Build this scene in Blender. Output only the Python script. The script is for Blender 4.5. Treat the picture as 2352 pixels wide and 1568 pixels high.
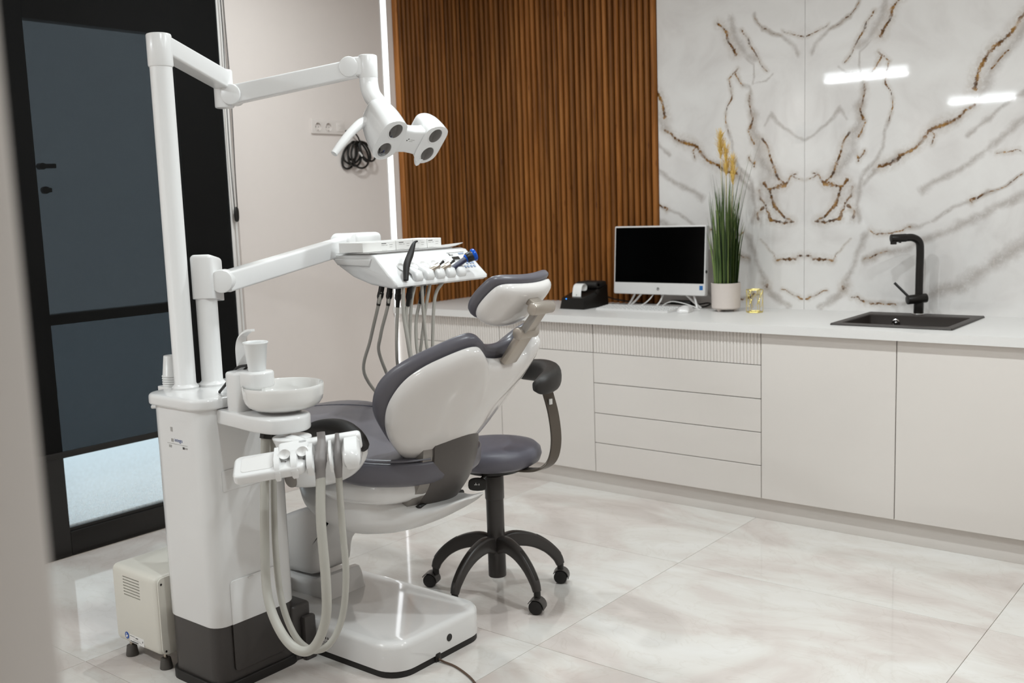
import bpy, bmesh, math, random
import numpy as np
from mathutils import Vector, Matrix
random.seed(7); rng = np.random.default_rng(7)
for o in list(bpy.data.objects): bpy.data.objects.remove(o)
scene = bpy.context.scene
COL = scene.collection
PI = math.pi

# ------------------------------------------------------------------ camera
YAW, PITCH, ROLL, FPX, CAMZ = 0.678382, 0.132411, -0.0344587, 2353.36, 1.47
_f = Vector((-math.sin(YAW)*math.cos(PITCH), math.cos(YAW)*math.cos(PITCH), -math.sin(PITCH)))
_r = Vector((math.cos(YAW), math.sin(YAW), 0)); _u = _r.cross(_f)
_r2 = math.cos(ROLL)*_r + math.sin(ROLL)*_u; _u2 = -math.sin(ROLL)*_r + math.cos(ROLL)*_u
cam = bpy.data.cameras.new('camera'); cam.sensor_width = 36; cam.lens = 36*FPX/2352
cam.dof.use_dof = True; cam.dof.focus_distance = 3.3; cam.dof.aperture_fstop = 3.2
cam.clip_start = 0.05
camo = bpy.data.objects.new('camera', cam); COL.objects.link(camo)
mw = Matrix((_r2, _u2, -_f)).transposed().to_4x4(); mw.translation = (0, 0, CAMZ)
camo.matrix_world = mw; scene.camera = camo

# ------------------------------------------------------------------ world and exposure
wd = bpy.data.worlds.new('overcast'); scene.world = wd; wd.use_nodes = True
bg = wd.node_tree.nodes['Background']; bg.inputs[0].default_value = (.84, .92, .96, 1); bg.inputs[1].default_value = 1.12
vs = scene.view_settings; vs.view_transform = 'Standard'; vs.look = 'None'; vs.gamma = 1; vs.exposure = 0.12
vs.use_curve_mapping = False
PENDANT_W = 32.0    # watts of each linear pendant lamp (two are mirrored in the marble)
DOWNLIGHT_W = 16.0  # watts of each recessed downlight
LED_E = 3.0         # emission of the LED wall strip

# ------------------------------------------------------------------ materials
def srgb(h):
    h = h.lstrip('#'); c = [int(h[i:i+2], 16)/255 for i in (0, 2, 4)]
    return tuple(x/12.92 if x <= .04045 else ((x+.055)/1.055)**2.4 for x in c) + (1,)
MATS = {}
def mat(name, col, rough=.4, metal=0, var=.03, scale=20, bump=0, bscale=120, coat=0, spec=.5, emit=None, trans=0, alpha=1, ior=1.45):
    m = bpy.data.materials.new(name); m.use_nodes = True; nt = m.node_tree; N = nt.nodes; L = nt.links
    p = N['Principled BSDF']; c = srgb(col) if isinstance(col, str) else col
    tc = N.new('ShaderNodeTexCoord'); nz = N.new('ShaderNodeTexNoise'); nz.inputs['Scale'].default_value = scale; nz.inputs['Detail'].default_value = 4
    L.new(tc.outputs['Object'], nz.inputs['Vector'])
    mx = N.new('ShaderNodeMix'); mx.data_type = 'RGBA'
    mx.inputs[6].default_value = tuple(x*(1-var) for x in c[:3])+(1,); mx.inputs[7].default_value = tuple(min(1, x*(1+var)) for x in c[:3])+(1,)
    L.new(nz.outputs['Fac'], mx.inputs[0]); L.new(mx.outputs[2], p.inputs['Base Color'])
    mr = N.new('ShaderNodeMapRange'); mr.inputs[3].default_value = rough*.85; mr.inputs[4].default_value = min(1, rough*1.15)
    L.new(nz.outputs['Fac'], mr.inputs[0]); L.new(mr.outputs[0], p.inputs['Roughness'])
    p.inputs['Metallic'].default_value = metal; p.inputs['Coat Weight'].default_value = coat; p.inputs['Coat Roughness'].default_value = .05
    p.inputs['Specular IOR Level'].default_value = spec; p.inputs['IOR'].default_value = ior
    p.inputs['Transmission Weight'].default_value = trans; p.inputs['Alpha'].default_value = alpha
    if bump:
        n2 = N.new('ShaderNodeTexNoise'); n2.inputs['Scale'].default_value = bscale; n2.inputs['Detail'].default_value = 3
        L.new(tc.outputs['Object'], n2.inputs['Vector'])
        b = N.new('ShaderNodeBump'); b.inputs['Strength'].default_value = bump; b.inputs['Distance'].default_value = .002
        L.new(n2.outputs['Fac'], b.inputs['Height']); L.new(b.outputs[0], p.inputs['Normal'])
    if emit:
        p.inputs['Emission Color'].default_value = srgb(emit[0]); p.inputs['Emission Strength'].default_value = emit[1]
    MATS[name] = m; return m
M = MATS
mat('paint', '#d8cec8', .75, var=.015, bump=.05); mat('paint_white', '#d9d4d0', .6, var=.01); mat('ceiling_paint', '#e6e2dd', .8, var=.01)
mat('gloss_white', '#e2e1e0', .16, var=.01, scale=5, coat=.3); mat('satin_white', '#dcdad8', .3, var=.01, scale=5)
mat('arm_white', '#e6e5e4', .25, var=.01); mat('shell_white', '#dcd8d5', .12, var=.01, scale=4, coat=.4)
mat('cabinet', '#dcd5cf', .35, var=.01, scale=3); mat('worktop', '#e0ddda', .35, var=.012, scale=60)
mat('upholstery', '#5f5d64', .33, var=.05, bump=.03, bscale=700)
mat('stool_leather', '#5f5d66', .4, var=.06, bump=.2, bscale=500)
mat('charcoal', '#3b3735', .35, var=.04); mat('taupe_plastic', '#55504d', .4, var=.04); mat('bronze_plastic', '#8d8883', .35, metal=.3)
mat('black', '#15120f', .35, var=.08); mat('black_gloss', '#060504', .12, var=.05); mat('black_soft', '#1b1816', .55, var=.08)
mat('dark_metal', '#2b2724', .35, metal=.3); mat('pad_black', '#2a2725', .5, bump=.15, bscale=300)
mat('hose_grey', '#aeaaa2', .45, var=.03); mat('hose_pale', '#aeaba3', .45, var=.03); mat('tip_grey', '#85807e', .45)
mat('champagne', '#aaa197', .3, metal=.55); mat('steel', '#b5aca0', .25, metal=.9); mat('chrome', '#d8d8d8', .12, metal=1)
mat('frame_black', '#14110f', .35, var=.1); mat('box_ivory', '#d8d4ca', .4, var=.01, bump=.1, bscale=400); mat('rubber', '#57534f', .7)
mat('paper', '#e6e4e1', .6, var=.01); mat('ink', '#4a4644', .6); mat('ink_light', '#a5a29f', .6); mat('ink_blue', '#5d6a94', .6); mat('blue_sign', '#1d4fa0', .5)
mat('screen', '#010101', .15, var=0, spec=.18); mat('pc_white', '#dddad8', .3, metal=.1); mat('blue_tip', '#0a4fb8', .2, var=.1); mat('navy', '#25263f', .4)
mat('blue_sticker', '#0d64a8', .4); mat('blue_led', '#2a7fd0', .4, emit=('#3a90ff', 2.0))
mat('gold', '#d9c574', .3, metal=.85); mat('pot', '#cfc4bd', .6, var=.05, bump=.5, bscale=60); mat('soil', '#15110c', .9)
mat('sink', '#332c28', .45, var=.15, scale=300); mat('tap_black', '#16120f', .4)
mat('socket', '#d3cac4', .35); mat('lens', '#2c2724', .08, var=.2, coat=1)
mat('cup', '#e6e6e5', .3, var=.01); mat('cable_white', '#d8d5d2', .4); mat('cord_brown', '#5e4b3e', .5)
mat('key_grey', '#cdcbc9', .45); mat('icon_blue', '#93a3bd', .5); mat('lcd', '#2d2b29', .25); mat('ceramic', '#e4e2df', .1, coat=.5)

def nodemat(name):
    m = bpy.data.materials.new(name); m.use_nodes = True; MATS[name] = m
    return m, m.node_tree.nodes, m.node_tree.links, m.node_tree.nodes['Principled BSDF']
def ramp(N, stops):
    r = N.new('ShaderNodeValToRGB'); e = r.color_ramp.elements
    while len(e) < len(stops): e.new(.5)
    for k, (p, c) in enumerate(stops): e[k].position = p; e[k].color = c if len(c) == 4 else c+(1,)
    return r
# floor tile: polished cloudy beige marble, shifted for each tile
m, N, L, P = nodemat('floor_tile')
oi = N.new('ShaderNodeObjectInfo'); geo = N.new('ShaderNodeNewGeometry')
mul = N.new('ShaderNodeMath'); mul.operation = 'MULTIPLY'; mul.inputs[1].default_value = 40; L.new(oi.outputs['Random'], mul.inputs[0])
add = N.new('ShaderNodeVectorMath'); add.operation = 'ADD'; L.new(geo.outputs['Position'], add.inputs[0]); L.new(mul.outputs[0], add.inputs[1])
mp = N.new('ShaderNodeMapping'); mp.inputs['Rotation'].default_value = (0, 0, .5); mp.inputs['Scale'].default_value = (1.2, 2.0, 1); L.new(add.outputs[0], mp.inputs[0])
n1 = N.new('ShaderNodeTexNoise'); n1.inputs['Scale'].default_value = 1.3; n1.inputs['Detail'].default_value = 7; n1.inputs['Distortion'].default_value = 1.2; n1.inputs['Roughness'].default_value = .55
L.new(mp.outputs[0], n1.inputs['Vector'])
r1 = ramp(N, [(.30, srgb('#c6bbb5')), (.44, srgb('#d1c8c2')), (.54, srgb('#d8d3cd')), (.70, srgb('#e0ddd9'))]); L.new(n1.outputs['Fac'], r1.inputs[0])
n2 = N.new('ShaderNodeTexNoise'); n2.inputs['Scale'].default_value = 2.2; n2.inputs['Detail'].default_value = 9; n2.inputs['Distortion'].default_value = 2.5; L.new(mp.outputs[0], n2.inputs['Vector'])
r2 = ramp(N, [(.475, (1, 1, 1)), (.5, (.86, .83, .80)), (.525, (1, 1, 1))]); L.new(n2.outputs['Fac'], r2.inputs[0])
mx = N.new('ShaderNodeMix'); mx.data_type = 'RGBA'; mx.blend_type = 'MULTIPLY'; mx.inputs[0].default_value = .35
L.new(r1.outputs[0], mx.inputs[6]); L.new(r2.outputs[0], mx.inputs[7]); L.new(mx.outputs[2], P.inputs['Base Color'])
P.inputs['Roughness'].default_value = .055; P.inputs['Specular IOR Level'].default_value = .55
mat('grout', '#b7aca3', .7)
# wall marble: veins from mesh attributes db (brown), dg (grey) in mirrored coordinates mp
m, N, L, P = nodemat('marble')
def att(n):
    a = N.new('ShaderNodeAttribute'); a.attribute_name = n; return a
amp = att('mp'); adb = att('db'); adg = att('dg'); adw = att('dw')
def mnoise(sc, det=6, dist=0, rough=.55):
    n = N.new('ShaderNodeTexNoise'); n.inputs['Scale'].default_value = sc; n.inputs['Detail'].default_value = det; n.inputs['Distortion'].default_value = dist; n.inputs['Roughness'].default_value = rough
    L.new(amp.outputs['Vector'], n.inputs['Vector']); return n.outputs['Fac']
def math_(op, a, b=None):
    n = N.new('ShaderNodeMath'); n.operation = op
    for k, v in enumerate((a, b)):
        if v is None: continue
        if hasattr(v, 'node'): L.new(v, n.inputs[k])
        else: n.inputs[k].default_value = v
    return n.outputs[0]
def smooth(x, a, b, c=0, d=1):
    n = N.new('ShaderNodeMapRange'); n.interpolation_type = 'SMOOTHSTEP'
    L.new(x, n.inputs[0]); n.inputs[1].default_value = a; n.inputs[2].default_value = b; n.inputs[3].default_value = c; n.inputs[4].default_value = d
    return n.outputs[0]
nA = mnoise(14, 8); nB = mnoise(45, 8, .5); nC = mnoise(3.5, 6, 1.0); nD = mnoise(90, 4)
base = ramp(N, [(.3, srgb('#d2cdca')), (.5, srgb('#dcd8d5')), (.75, srgb('#e2dfdc'))]); L.new(nC, base.inputs[0])
gsum = math_('ADD', adg.outputs['Fac'], math_('ADD', math_('MULTIPLY', math_('SUBTRACT', nA, .5), 2.2), math_('MULTIPLY', math_('SUBTRACT', nB, .5), 1.4)))
gf = math_('MULTIPLY', smooth(gsum, 1.5, -.2), smooth(nB, .28, .62, .3, 1))
gcol = ramp(N, [(.3, srgb('#857a72')), (.7, srgb('#b4aba5'))]); L.new(nB, gcol.inputs[0])
m1 = N.new('ShaderNodeMix'); m1.data_type = 'RGBA'; L.new(math_('MULTIPLY', gf, .85), m1.inputs[0]); L.new(base.outputs[0], m1.inputs[6]); L.new(gcol.outputs[0], m1.inputs[7])
bsum = math_('ADD', adb.outputs['Fac'], math_('MULTIPLY', math_('ADD', math_('SUBTRACT', nB, .5), math_('MULTIPLY', math_('SUBTRACT', nD, .5), .6)), 3.6))
bf = math_('MULTIPLY', smooth(bsum, 1.35, .3), smooth(nA, .30, .52, .15, 1))
halo = math_('MULTIPLY', smooth(adb.outputs['Fac'], 6.5, .2), smooth(nB, .3, .7, .15, .62))
m2 = N.new('ShaderNodeMix'); m2.data_type = 'RGBA'; L.new(halo, m2.inputs[0]); L.new(m1.outputs[2], m2.inputs[6]); m2.inputs[7].default_value = srgb('#a89a8d')
bcol = ramp(N, [(.35, srgb('#3a2614')), (.5, srgb('#6e4a20')), (.66, srgb('#a87f45'))]); L.new(mnoise(22, 5), bcol.inputs[0])
m3 = N.new('ShaderNodeMix'); m3.data_type = 'RGBA'; L.new(bf, m3.inputs[0]); L.new(m2.outputs[2], m3.inputs[6]); L.new(bcol.outputs[0], m3.inputs[7])
L.new(m3.outputs[2], P.inputs['Base Color']); P.inputs['Roughness'].default_value = .04; P.inputs['Specular IOR Level'].default_value = .5
# wood slat
m, N, L, P = nodemat('slat_wood')
oi = N.new('ShaderNodeObjectInfo'); geo = N.new('ShaderNodeNewGeometry')
mul = N.new('ShaderNodeMath'); mul.operation = 'MULTIPLY'; mul.inputs[1].default_value = 50; L.new(oi.outputs['Random'], mul.inputs[0])
add = N.new('ShaderNodeVectorMath'); add.operation = 'ADD'; L.new(geo.outputs['Position'], add.inputs[0]); L.new(mul.outputs[0], add.inputs[1])
mp = N.new('ShaderNodeMapping'); mp.inputs['Scale'].default_value = (22, 22, 1.4); L.new(add.outputs[0], mp.inputs[0])
n1 = N.new('ShaderNodeTexNoise'); n1.inputs['Scale'].default_value = 1.6; n1.inputs['Detail'].default_value = 6; n1.inputs['Distortion'].default_value = .6; L.new(mp.outputs[0], n1.inputs['Vector'])
r1 = ramp(N, [(.3, srgb('#6a3f18')), (.5, srgb('#875323')), (.72, srgb('#9a6431'))]); L.new(n1.outputs['Fac'], r1.inputs[0])
hs = N.new('ShaderNodeHueSaturation'); mr = N.new('ShaderNodeMapRange'); mr.inputs[3].default_value = .66; mr.inputs[4].default_value = 1.2
L.new(oi.outputs['Random'], mr.inputs[0]); L.new(mr.outputs[0], hs.inputs['Value']); L.new(r1.outputs[0], hs.inputs['Color'])
mp2 = N.new('ShaderNodeMapping'); mp2.inputs['Scale'].default_value = (26, 26, 5.2); L.new(add.outputs[0], mp2.inputs[0])
vo = N.new('ShaderNodeTexVoronoi'); vo.inputs['Scale'].default_value = 1; L.new(mp2.outputs[0], vo.inputs['Vector'])
kr = ramp(N, [(.0, (.35, .22, .15)), (.07, (.5, .4, .3)), (.13, (1, 1, 1))]); L.new(vo.outputs['Distance'], kr.inputs[0])
mx = N.new('ShaderNodeMix'); mx.data_type = 'RGBA'; mx.blend_type = 'MULTIPLY'; mx.inputs[0].default_value = .8
L.new(hs.outputs[0], mx.inputs[6]); L.new(kr.outputs[0], mx.inputs[7]); L.new(mx.outputs[2], P.inputs['Base Color'])
P.inputs['Roughness'].default_value = .5; P.inputs['Specular IOR Level'].default_value = .25
mat('slat_backing', '#0c0603', .8)
# screen blind fabric: dark weave with a few percent open area
m, N, L, P = nodemat('blind_fabric')
P.inputs['Base Color'].default_value = srgb('#131211'); P.inputs['Roughness'].default_value = .8; P.inputs['Specular IOR Level'].default_value = .15
tr = N.new('ShaderNodeBsdfTransparent'); tr.inputs[0].default_value = (.92, .96, 1, 1); ms = N.new('ShaderNodeMixShader')
tc = N.new('ShaderNodeTexCoord'); mpb = N.new('ShaderNodeMapping'); mpb.inputs['Scale'].default_value = (1, 6, 40); nzb = N.new('ShaderNodeTexNoise'); nzb.inputs['Scale'].default_value = 3; nzb.inputs['Detail'].default_value = 6
L.new(tc.outputs['Object'], mpb.inputs[0]); L.new(mpb.outputs[0], nzb.inputs['Vector'])
mrb = N.new('ShaderNodeMapRange'); mrb.inputs[3].default_value = .215; mrb.inputs[4].default_value = .255; L.new(nzb.outputs['Fac'], mrb.inputs[0])
L.new(mrb.outputs[0], ms.inputs[0]); L.new(P.outputs[0], ms.inputs[1]); L.new(tr.outputs[0], ms.inputs[2]); L.new(ms.outputs[0], N['Material Output'].inputs[0])
# window pane with condensation near the bottom edge
m, N, L, P = nodemat('window_glass')
P.inputs['Base Color'].default_value = (1, 1, 1, 1); P.inputs['Roughness'].default_value = .02
tr = N.new('ShaderNodeBsdfTransparent'); tr.inputs[0].default_value = (.93, .97, .98, 1); ms = N.new('ShaderNodeMixShader')
tc = N.new('ShaderNodeTexCoord'); sp = N.new('ShaderNodeSeparateXYZ'); L.new(tc.outputs['Object'], sp.inputs[0])
nz = N.new('ShaderNodeTexNoise'); nz.inputs['Scale'].default_value = 60; nz.inputs['Detail'].default_value = 5; L.new(tc.outputs['Object'], nz.inputs['Vector'])
mr = N.new('ShaderNodeMapRange'); mr.inputs[1].default_value = .45; mr.inputs[2].default_value = .1; mr.inputs[3].default_value = 0; mr.inputs[4].default_value = .5; L.new(sp.outputs['Z'], mr.inputs[0])
mm = N.new('ShaderNodeMath'); mm.operation = 'MULTIPLY'; L.new(mr.outputs[0], mm.inputs[0]); L.new(nz.outputs['Fac'], mm.inputs[1])
ma = N.new('ShaderNodeMath'); ma.operation = 'ADD'; ma.inputs[1].default_value = .05; L.new(mm.outputs[0], ma.inputs[0])
L.new(ma.outputs[0], ms.inputs[0]); L.new(tr.outputs[0], ms.inputs[1]); L.new(P.outputs[0], ms.inputs[2]); L.new(ms.outputs[0], N['Material Output'].inputs[0])
# emitters and leaves
def emitter(name, col, s):
    m = bpy.data.materials.new(name); m.use_nodes = True; N = m.node_tree.nodes; e = N.new('ShaderNodeEmission')
    e.inputs[0].default_value = srgb(col); e.inputs[1].default_value = s; m.node_tree.links.new(e.outputs[0], N['Material Output'].inputs[0]); MATS[name] = m
emitter('led', '#fbfdff', LED_E); emitter('lamp_diffuser', '#f4faff', 14.0)
m, N, L, P = nodemat('grass_leaf')
oi = N.new('ShaderNodeObjectInfo'); r1 = ramp(N, [(0, srgb('#22311a')), (.5, srgb('#405628')), (1, srgb('#7f9150'))]); L.new(oi.outputs['Random'], r1.inputs[0])
L.new(r1.outputs[0], P.inputs['Base Color']); P.inputs['Roughness'].default_value = .45
mat('base_gloss', '#dfdddb', .05, var=.01, scale=4, coat=.6); mat('bracket', '#5c544c', .35, metal=.4); mat('bloom', '#e9c66e', .8, var=.2, scale=60); mat('bloom_pale', '#e8d4a4', .8, var=.1)
mat('snow', '#e8eef2', .9); mat('foil', '#d8d6d4', .3)

# ------------------------------------------------------------------ mesh helpers
def V(*a): return Vector(a)
def cr(pts, n, closed=False):
    """Catmull-Rom resample of a list of tuples, n samples per span"""
    P = [np.array(p, float) for p in pts]; k = len(P); out = []
    for i in range(k if closed else k-1):
        g = (lambda j: P[j % k]) if closed else (lambda j: P[j] if 0 <= j < k else (2*P[0]-P[1] if j < 0 else 2*P[-1]-P[-2]))
        a, b, c, d = g(i-1), g(i), g(i+1), g(i+2)
        for q in range(n):
            t = q/n; out.append(.5*((2*b)+(-a+c)*t+(2*a-5*b+4*c-d)*t*t+(-a+3*b-3*c+d)*t**3))
    if not closed: out.append(P[-1])
    return out
def interp(pts):
    """smooth 1D function through (x, y) points"""
    xs = np.array([p[0] for p in pts]); dense = np.array(cr(pts, 12))
    return lambda x: float(np.interp(x, dense[:, 0], dense[:, 1]))
def rrect(x0, x1, y0, y1, r, n=5):
    if not hasattr(r, '__len__'): r = [r]*4
    out = []
    for (cx, cy, a0, rr) in ((x1-r[0], y0+r[0], -90, r[0]), (x1-r[1], y1-r[1], 0, r[1]), (x0+r[2], y1-r[2], 90, r[2]), (x0+r[3], y0+r[3], 180, r[3])):
        for k in range(n+1):
            a = math.radians(a0+90*k/n); out.append((cx+rr*math.cos(a), cy+rr*math.sin(a)))
    return out
def offset(poly, d):
    k = len(poly); P = np.array(poly, float); out = []
    area = sum(P[i][0]*P[(i+1) % k][1]-P[(i+1) % k][0]*P[i][1] for i in range(k)); sg = 1 if area > 0 else -1
    for i in range(k):
        e1 = P[i]-P[i-1]; e2 = P[(i+1) % k]-P[i]
        n1 = np.array([-e1[1], e1[0]])/(np.hypot(*e1)+1e-9); n2 = np.array([-e2[1], e2[0]])/(np.hypot(*e2)+1e-9)
        n = n1+n2; n /= (np.hypot(*n)+1e-9); c = max(.5, float(n@n1)); out.append(tuple(P[i]+sg*n*d/c))
    return out
def frame(z, x=None):
    z = Vector(z).normalized(); x = Vector(x) if x else (V(1, 0, 0) if abs(z.x) < .9 else V(0, 1, 0))
    y = z.cross(x).normalized(); x = y.cross(z)
    return Matrix((x, y, z)).transposed()
class MB:
    def __init__(s): s.v = []; s.f = []; s.fm = []; s.mi = 0
    def mat(s, i): s.mi = i; return s
    def add(s, vs, fs):
        o = len(s.v); s.v += [tuple(v) for v in vs]; s.f += [tuple(i+o for i in f) for f in fs]; s.fm += [s.mi]*len(fs); return s
    def rings(s, R, cap0=True, cap1=True, closed=True):
        n = len(R[0]); vs = [p for r in R for p in r]; fs = []
        for i in range(len(R)-1):
            for j in range(n if closed else n-1):
                a = i*n+j; b = i*n+(j+1) % n; fs.append((a, b, b+n, a+n))
        if cap0: fs.append(tuple(range(n-1, -1, -1)))
        if cap1: fs.append(tuple(range((len(R)-1)*n, len(R)*n)))
        return s.add(vs, fs)
    def box(s, x0, x1, y0, y1, z0, z1, bev=0, seg=2, R=None):
        bm = bmesh.new(); bmesh.ops.create_cube(bm, size=1)
        c = V((x0+x1)/2, (y0+y1)/2, (z0+z1)/2); d = V(abs(x1-x0), abs(y1-y0), abs(z1-z0))
        for v in bm.verts: v.co = V(v.co.x*d.x, v.co.y*d.y, v.co.z*d.z)
        if bev: bmesh.ops.bevel(bm, geom=list(bm.edges), offset=min(bev, min(d)*.49), segments=seg, profile=.5, affect='EDGES', clamp_overlap=True)
        bm.verts.index_update(); vs = [((R @ v.co) if R else v.co)+c for v in bm.verts]; fs = [[v.index for v in f.verts] for f in bm.faces]
        bm.free(); return s.add(vs, fs)
    def bar(s, p, q, w, h, up=(0, 0, 1), bev=0, ext=0):
        """box from p to q with width w (sideways) and height h (along up)"""
        p = Vector(p); q = Vector(q); d = q-p; l = d.length+2*ext; z = d.normalized(); x = Vector(up).cross(z).normalized(); y = z.cross(x)
        R = Matrix((x, y, z)).transposed(); m = (p+q)/2
        n0 = len(s.v); s.box(-w/2, w/2, -h/2, h/2, -l/2, l/2, bev, R=R)
        for i in range(n0, len(s.v)): s.v[i] = tuple(Vector(s.v[i])+m)
        return s
    def cyl(s, p, q, r, r2=None, n=24, bev=0, cap=True):
        p = Vector(p); q = Vector(q); r2 = r if r2 is None else r2; d = (q-p); l = d.length; F = frame(d)
        prof = [(r, 0), (r2, l)]
        if bev: prof = [(r-bev, 0), (r-bev*.3, bev*.3), (r, bev), (r2, l-bev), (r2-bev*.3, l-bev*.3), (r2-bev, l)]
        return s.rings([[p+F @ V(a*math.cos(2*PI*k/n), a*math.sin(2*PI*k/n), h) for k in range(n)] for a, h in prof], cap, cap)
    def lathe(s, prof, c, axis=(0, 0, 1), n=32, cap0=False, cap1=False):
        c = Vector(c); F = frame(axis)
        return s.rings([[c+F @ V(a*math.cos(2*PI*k/n), a*math.sin(2*PI*k/n), h) for k in range(n)] for a, h in prof], cap0, cap1)
    def tube(s, pts, r, n=10, smooth=6, cap=True, flat=None):
        P = [Vector(p) for p in (cr(pts, smooth) if smooth and len(pts) > 2 else pts)]; k = len(P)
        rs = r if hasattr(r, '__len__') else [r]*2
        T = [(P[min(i+1, k-1)]-P[max(i-1, 0)]).normalized() for i in range(k)]
        x = frame(T[0]).col[0]; R = []
        for i in range(k):
            x = (x-T[i]*x.dot(T[i])).normalized(); y = T[i].cross(x); rr = float(np.interp(i/(k-1), np.linspace(0, 1, len(rs)), rs))
            R.append([P[i]+x*rr*math.cos(2*PI*j/n)+y*rr*math.sin(2*PI*j/n) for j in range(n)])
        return s.rings(R, cap, cap)
    def strip(s, pts, w, t, side, smooth=6):
        """flat strip along pts: w wide along side vector, t thick"""
        P = [Vector(p) for p in (cr(pts, smooth) if smooth else pts)]; k = len(P); sd = Vector(side).normalized(); R = []
        ws = w if hasattr(w, '__len__') else [w]*2
        for i in range(k):
            T = (P[min(i+1, k-1)]-P[max(i-1, 0)]).normalized(); nn = T.cross(sd).normalized(); ww = float(np.interp(i/(k-1), np.linspace(0, 1, len(ws)), ws))
            R.append([P[i]+sd*ww/2*a+nn*t/2*b for a, b in ((-1, -.6), (-.94, -1), (.94, -1), (1, -.6), (1, .6), (.94, 1), (-.94, 1), (-1, .6))])
        return s.rings(R)
    def prism(s, poly, z0, z1, b0=0, b1=0, nb=3, fn=None):
        fn = fn or (lambda x, y, z: (x, y, z)); L_ = []
        if b0:
            for k in range(nb):
                a = PI/2*k/nb; L_.append((b0*(1-math.sin(a)), z0+b0*(1-math.cos(a))))
            L_.append((0, z0+b0))
        else: L_.append((0, z0))
        if b1:
            L_.append((0, z1-b1))
            for k in range(1, nb+1):
                a = PI/2*k/nb; L_.append((b1*(1-math.cos(a)), z1-b1*(1-math.sin(a))))
        else: L_.append((0, z1))
        return s.rings([[fn(x, y, z) for x, y in (offset(poly, d) if d > 1e-6 else poly)] for d, z in L_])
    def pillow(s, outline, cen, tf, tb, fn, nr=9, p=2.6, nsub=4):
        out = [np.array(q) for q in cr(outline, nsub, True)]; c = np.array(cen); n = len(out); R = []
        for k in range(1, 2*nr):
            a = PI*k/(2*nr); r = math.sin(a)**(2/p); h = abs(math.cos(a))**(2/p)*(1 if math.cos(a) > 0 else -1)
            t = tf if h > 0 else tb
            R.append([fn(*(c+(q-c)*r), h*t) for q in out])
        vs = [p_ for r in R for p_ in r]; fs = []
        for i in range(len(R)-1):
            for j in range(n):
                a = i*n+j; b = i*n+(j+1) % n; fs.append((a, a+n, b+n, b))
        vs += [fn(c[0], c[1], tf), fn(c[0], c[1], -tb)]; t0 = len(vs)-2; l = (len(R)-1)*n
        for j in range(n):
            fs.append((t0, j, (j+1) % n)); fs.append((t0+1, l+(j+1) % n, l+j))
        return s.add(vs, fs)
    def loft(s, secs, n=28, p=3.0, sub=5, axis='x', caps=True):
        """secs: (x, yc, hy, z0, z1) superellipse sections along x"""
        R = []
        for q in cr(secs, sub):
            x, yc, hy, z0, z1 = q; hz = (z1-z0)/2; zc = (z0+z1)/2; ring = []
            for k in range(n):
                a = 2*PI*k/n; ca, sa = math.cos(a), math.sin(a)
                ring.append(V(x, yc+hy*math.copysign(abs(ca)**(2/p), ca), zc+hz*math.copysign(abs(sa)**(2/p), sa)))
            R.append(ring)
        return s.rings(R, caps, caps)
    def mesh(s, name, ang=35):
        me = bpy.data.meshes.new(name); me.from_pydata([tuple(v) for v in s.v], [], s.f); me.update()
        bm = bmesh.new(); bm.from_mesh(me); bmesh.ops.recalc_face_normals(bm, faces=bm.faces); bm.to_mesh(me); bm.free()
        if max(s.fm, default=0) > 0: me.polygons.foreach_set('material_index', s.fm)
        if ang:
            me.polygons.foreach_set('use_smooth', [True]*len(me.polygons)); me.set_sharp_from_angle(angle=math.radians(ang))
        return me
    def build(s, name, mats, parent=None, ang=35):
        me = s.mesh(name, ang)
        for m_ in (mats if isinstance(mats, (list, tuple)) else [mats]): me.materials.append(MATS[m_])
        return link(name, me, parent)
def link(name, me, parent=None):
    o = bpy.data.objects.new(name, me); COL.objects.link(o)
    if parent: setparent(o, parent)
    return o
WORLD = {}
def wmat(o): return WORLD.get(o.name, Matrix.Identity(4))
def setparent(o, parent):
    o.parent = parent; o.matrix_parent_inverse = wmat(parent).inverted()
def tag(o, label=None, cat=None, group=None, kind=None):
    if label: o['label'] = label
    if cat: o['category'] = cat
    if group: o['group'] = group
    if kind: o['kind'] = kind
    return o
def thing(name, label, cat, loc=(0, 0, 0), group=None, kind=None):
    o = bpy.data.objects.new(name, None); COL.objects.link(o); o.empty_display_size = .05; o.location = loc
    WORLD[o.name] = Matrix.Translation(loc); return tag(o, label, cat, group, kind)
def put(name, me, mats, parent=None, loc=(0, 0, 0), rz=0):
    """object that shares mesh data, placed by its own location"""
    if not me.materials:
        for m_ in (mats if isinstance(mats, (list, tuple)) else [mats]): me.materials.append(MATS[m_])
    o = link(name, me, parent); o.location = loc; o.rotation_euler = (0, 0, rz); return o
def text(name, body, size, origin, xdir, ydir, matname, parent, ext=.0002, align='LEFT'):
    cu = bpy.data.curves.new('txt', 'FONT'); cu.body = body; cu.size = size; cu.extrude = ext; cu.align_x = align; cu.resolution_u = 2
    t = bpy.data.objects.new('txt', cu); COL.objects.link(t); dg = bpy.context.evaluated_depsgraph_get(); dg.update()
    me = bpy.data.meshes.new_from_object(t.evaluated_get(dg)); bpy.data.objects.remove(t); bpy.data.curves.remove(cu)
    x = Vector(xdir).normalized(); z = x.cross(Vector(ydir)).normalized(); y = z.cross(x)
    R = Matrix((x, y, z)).transposed().to_4x4(); R.translation = Vector(origin); me.transform(R); me.materials.clear(); me.materials.append(MATS[matname])
    return link(name, me, parent)
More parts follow.
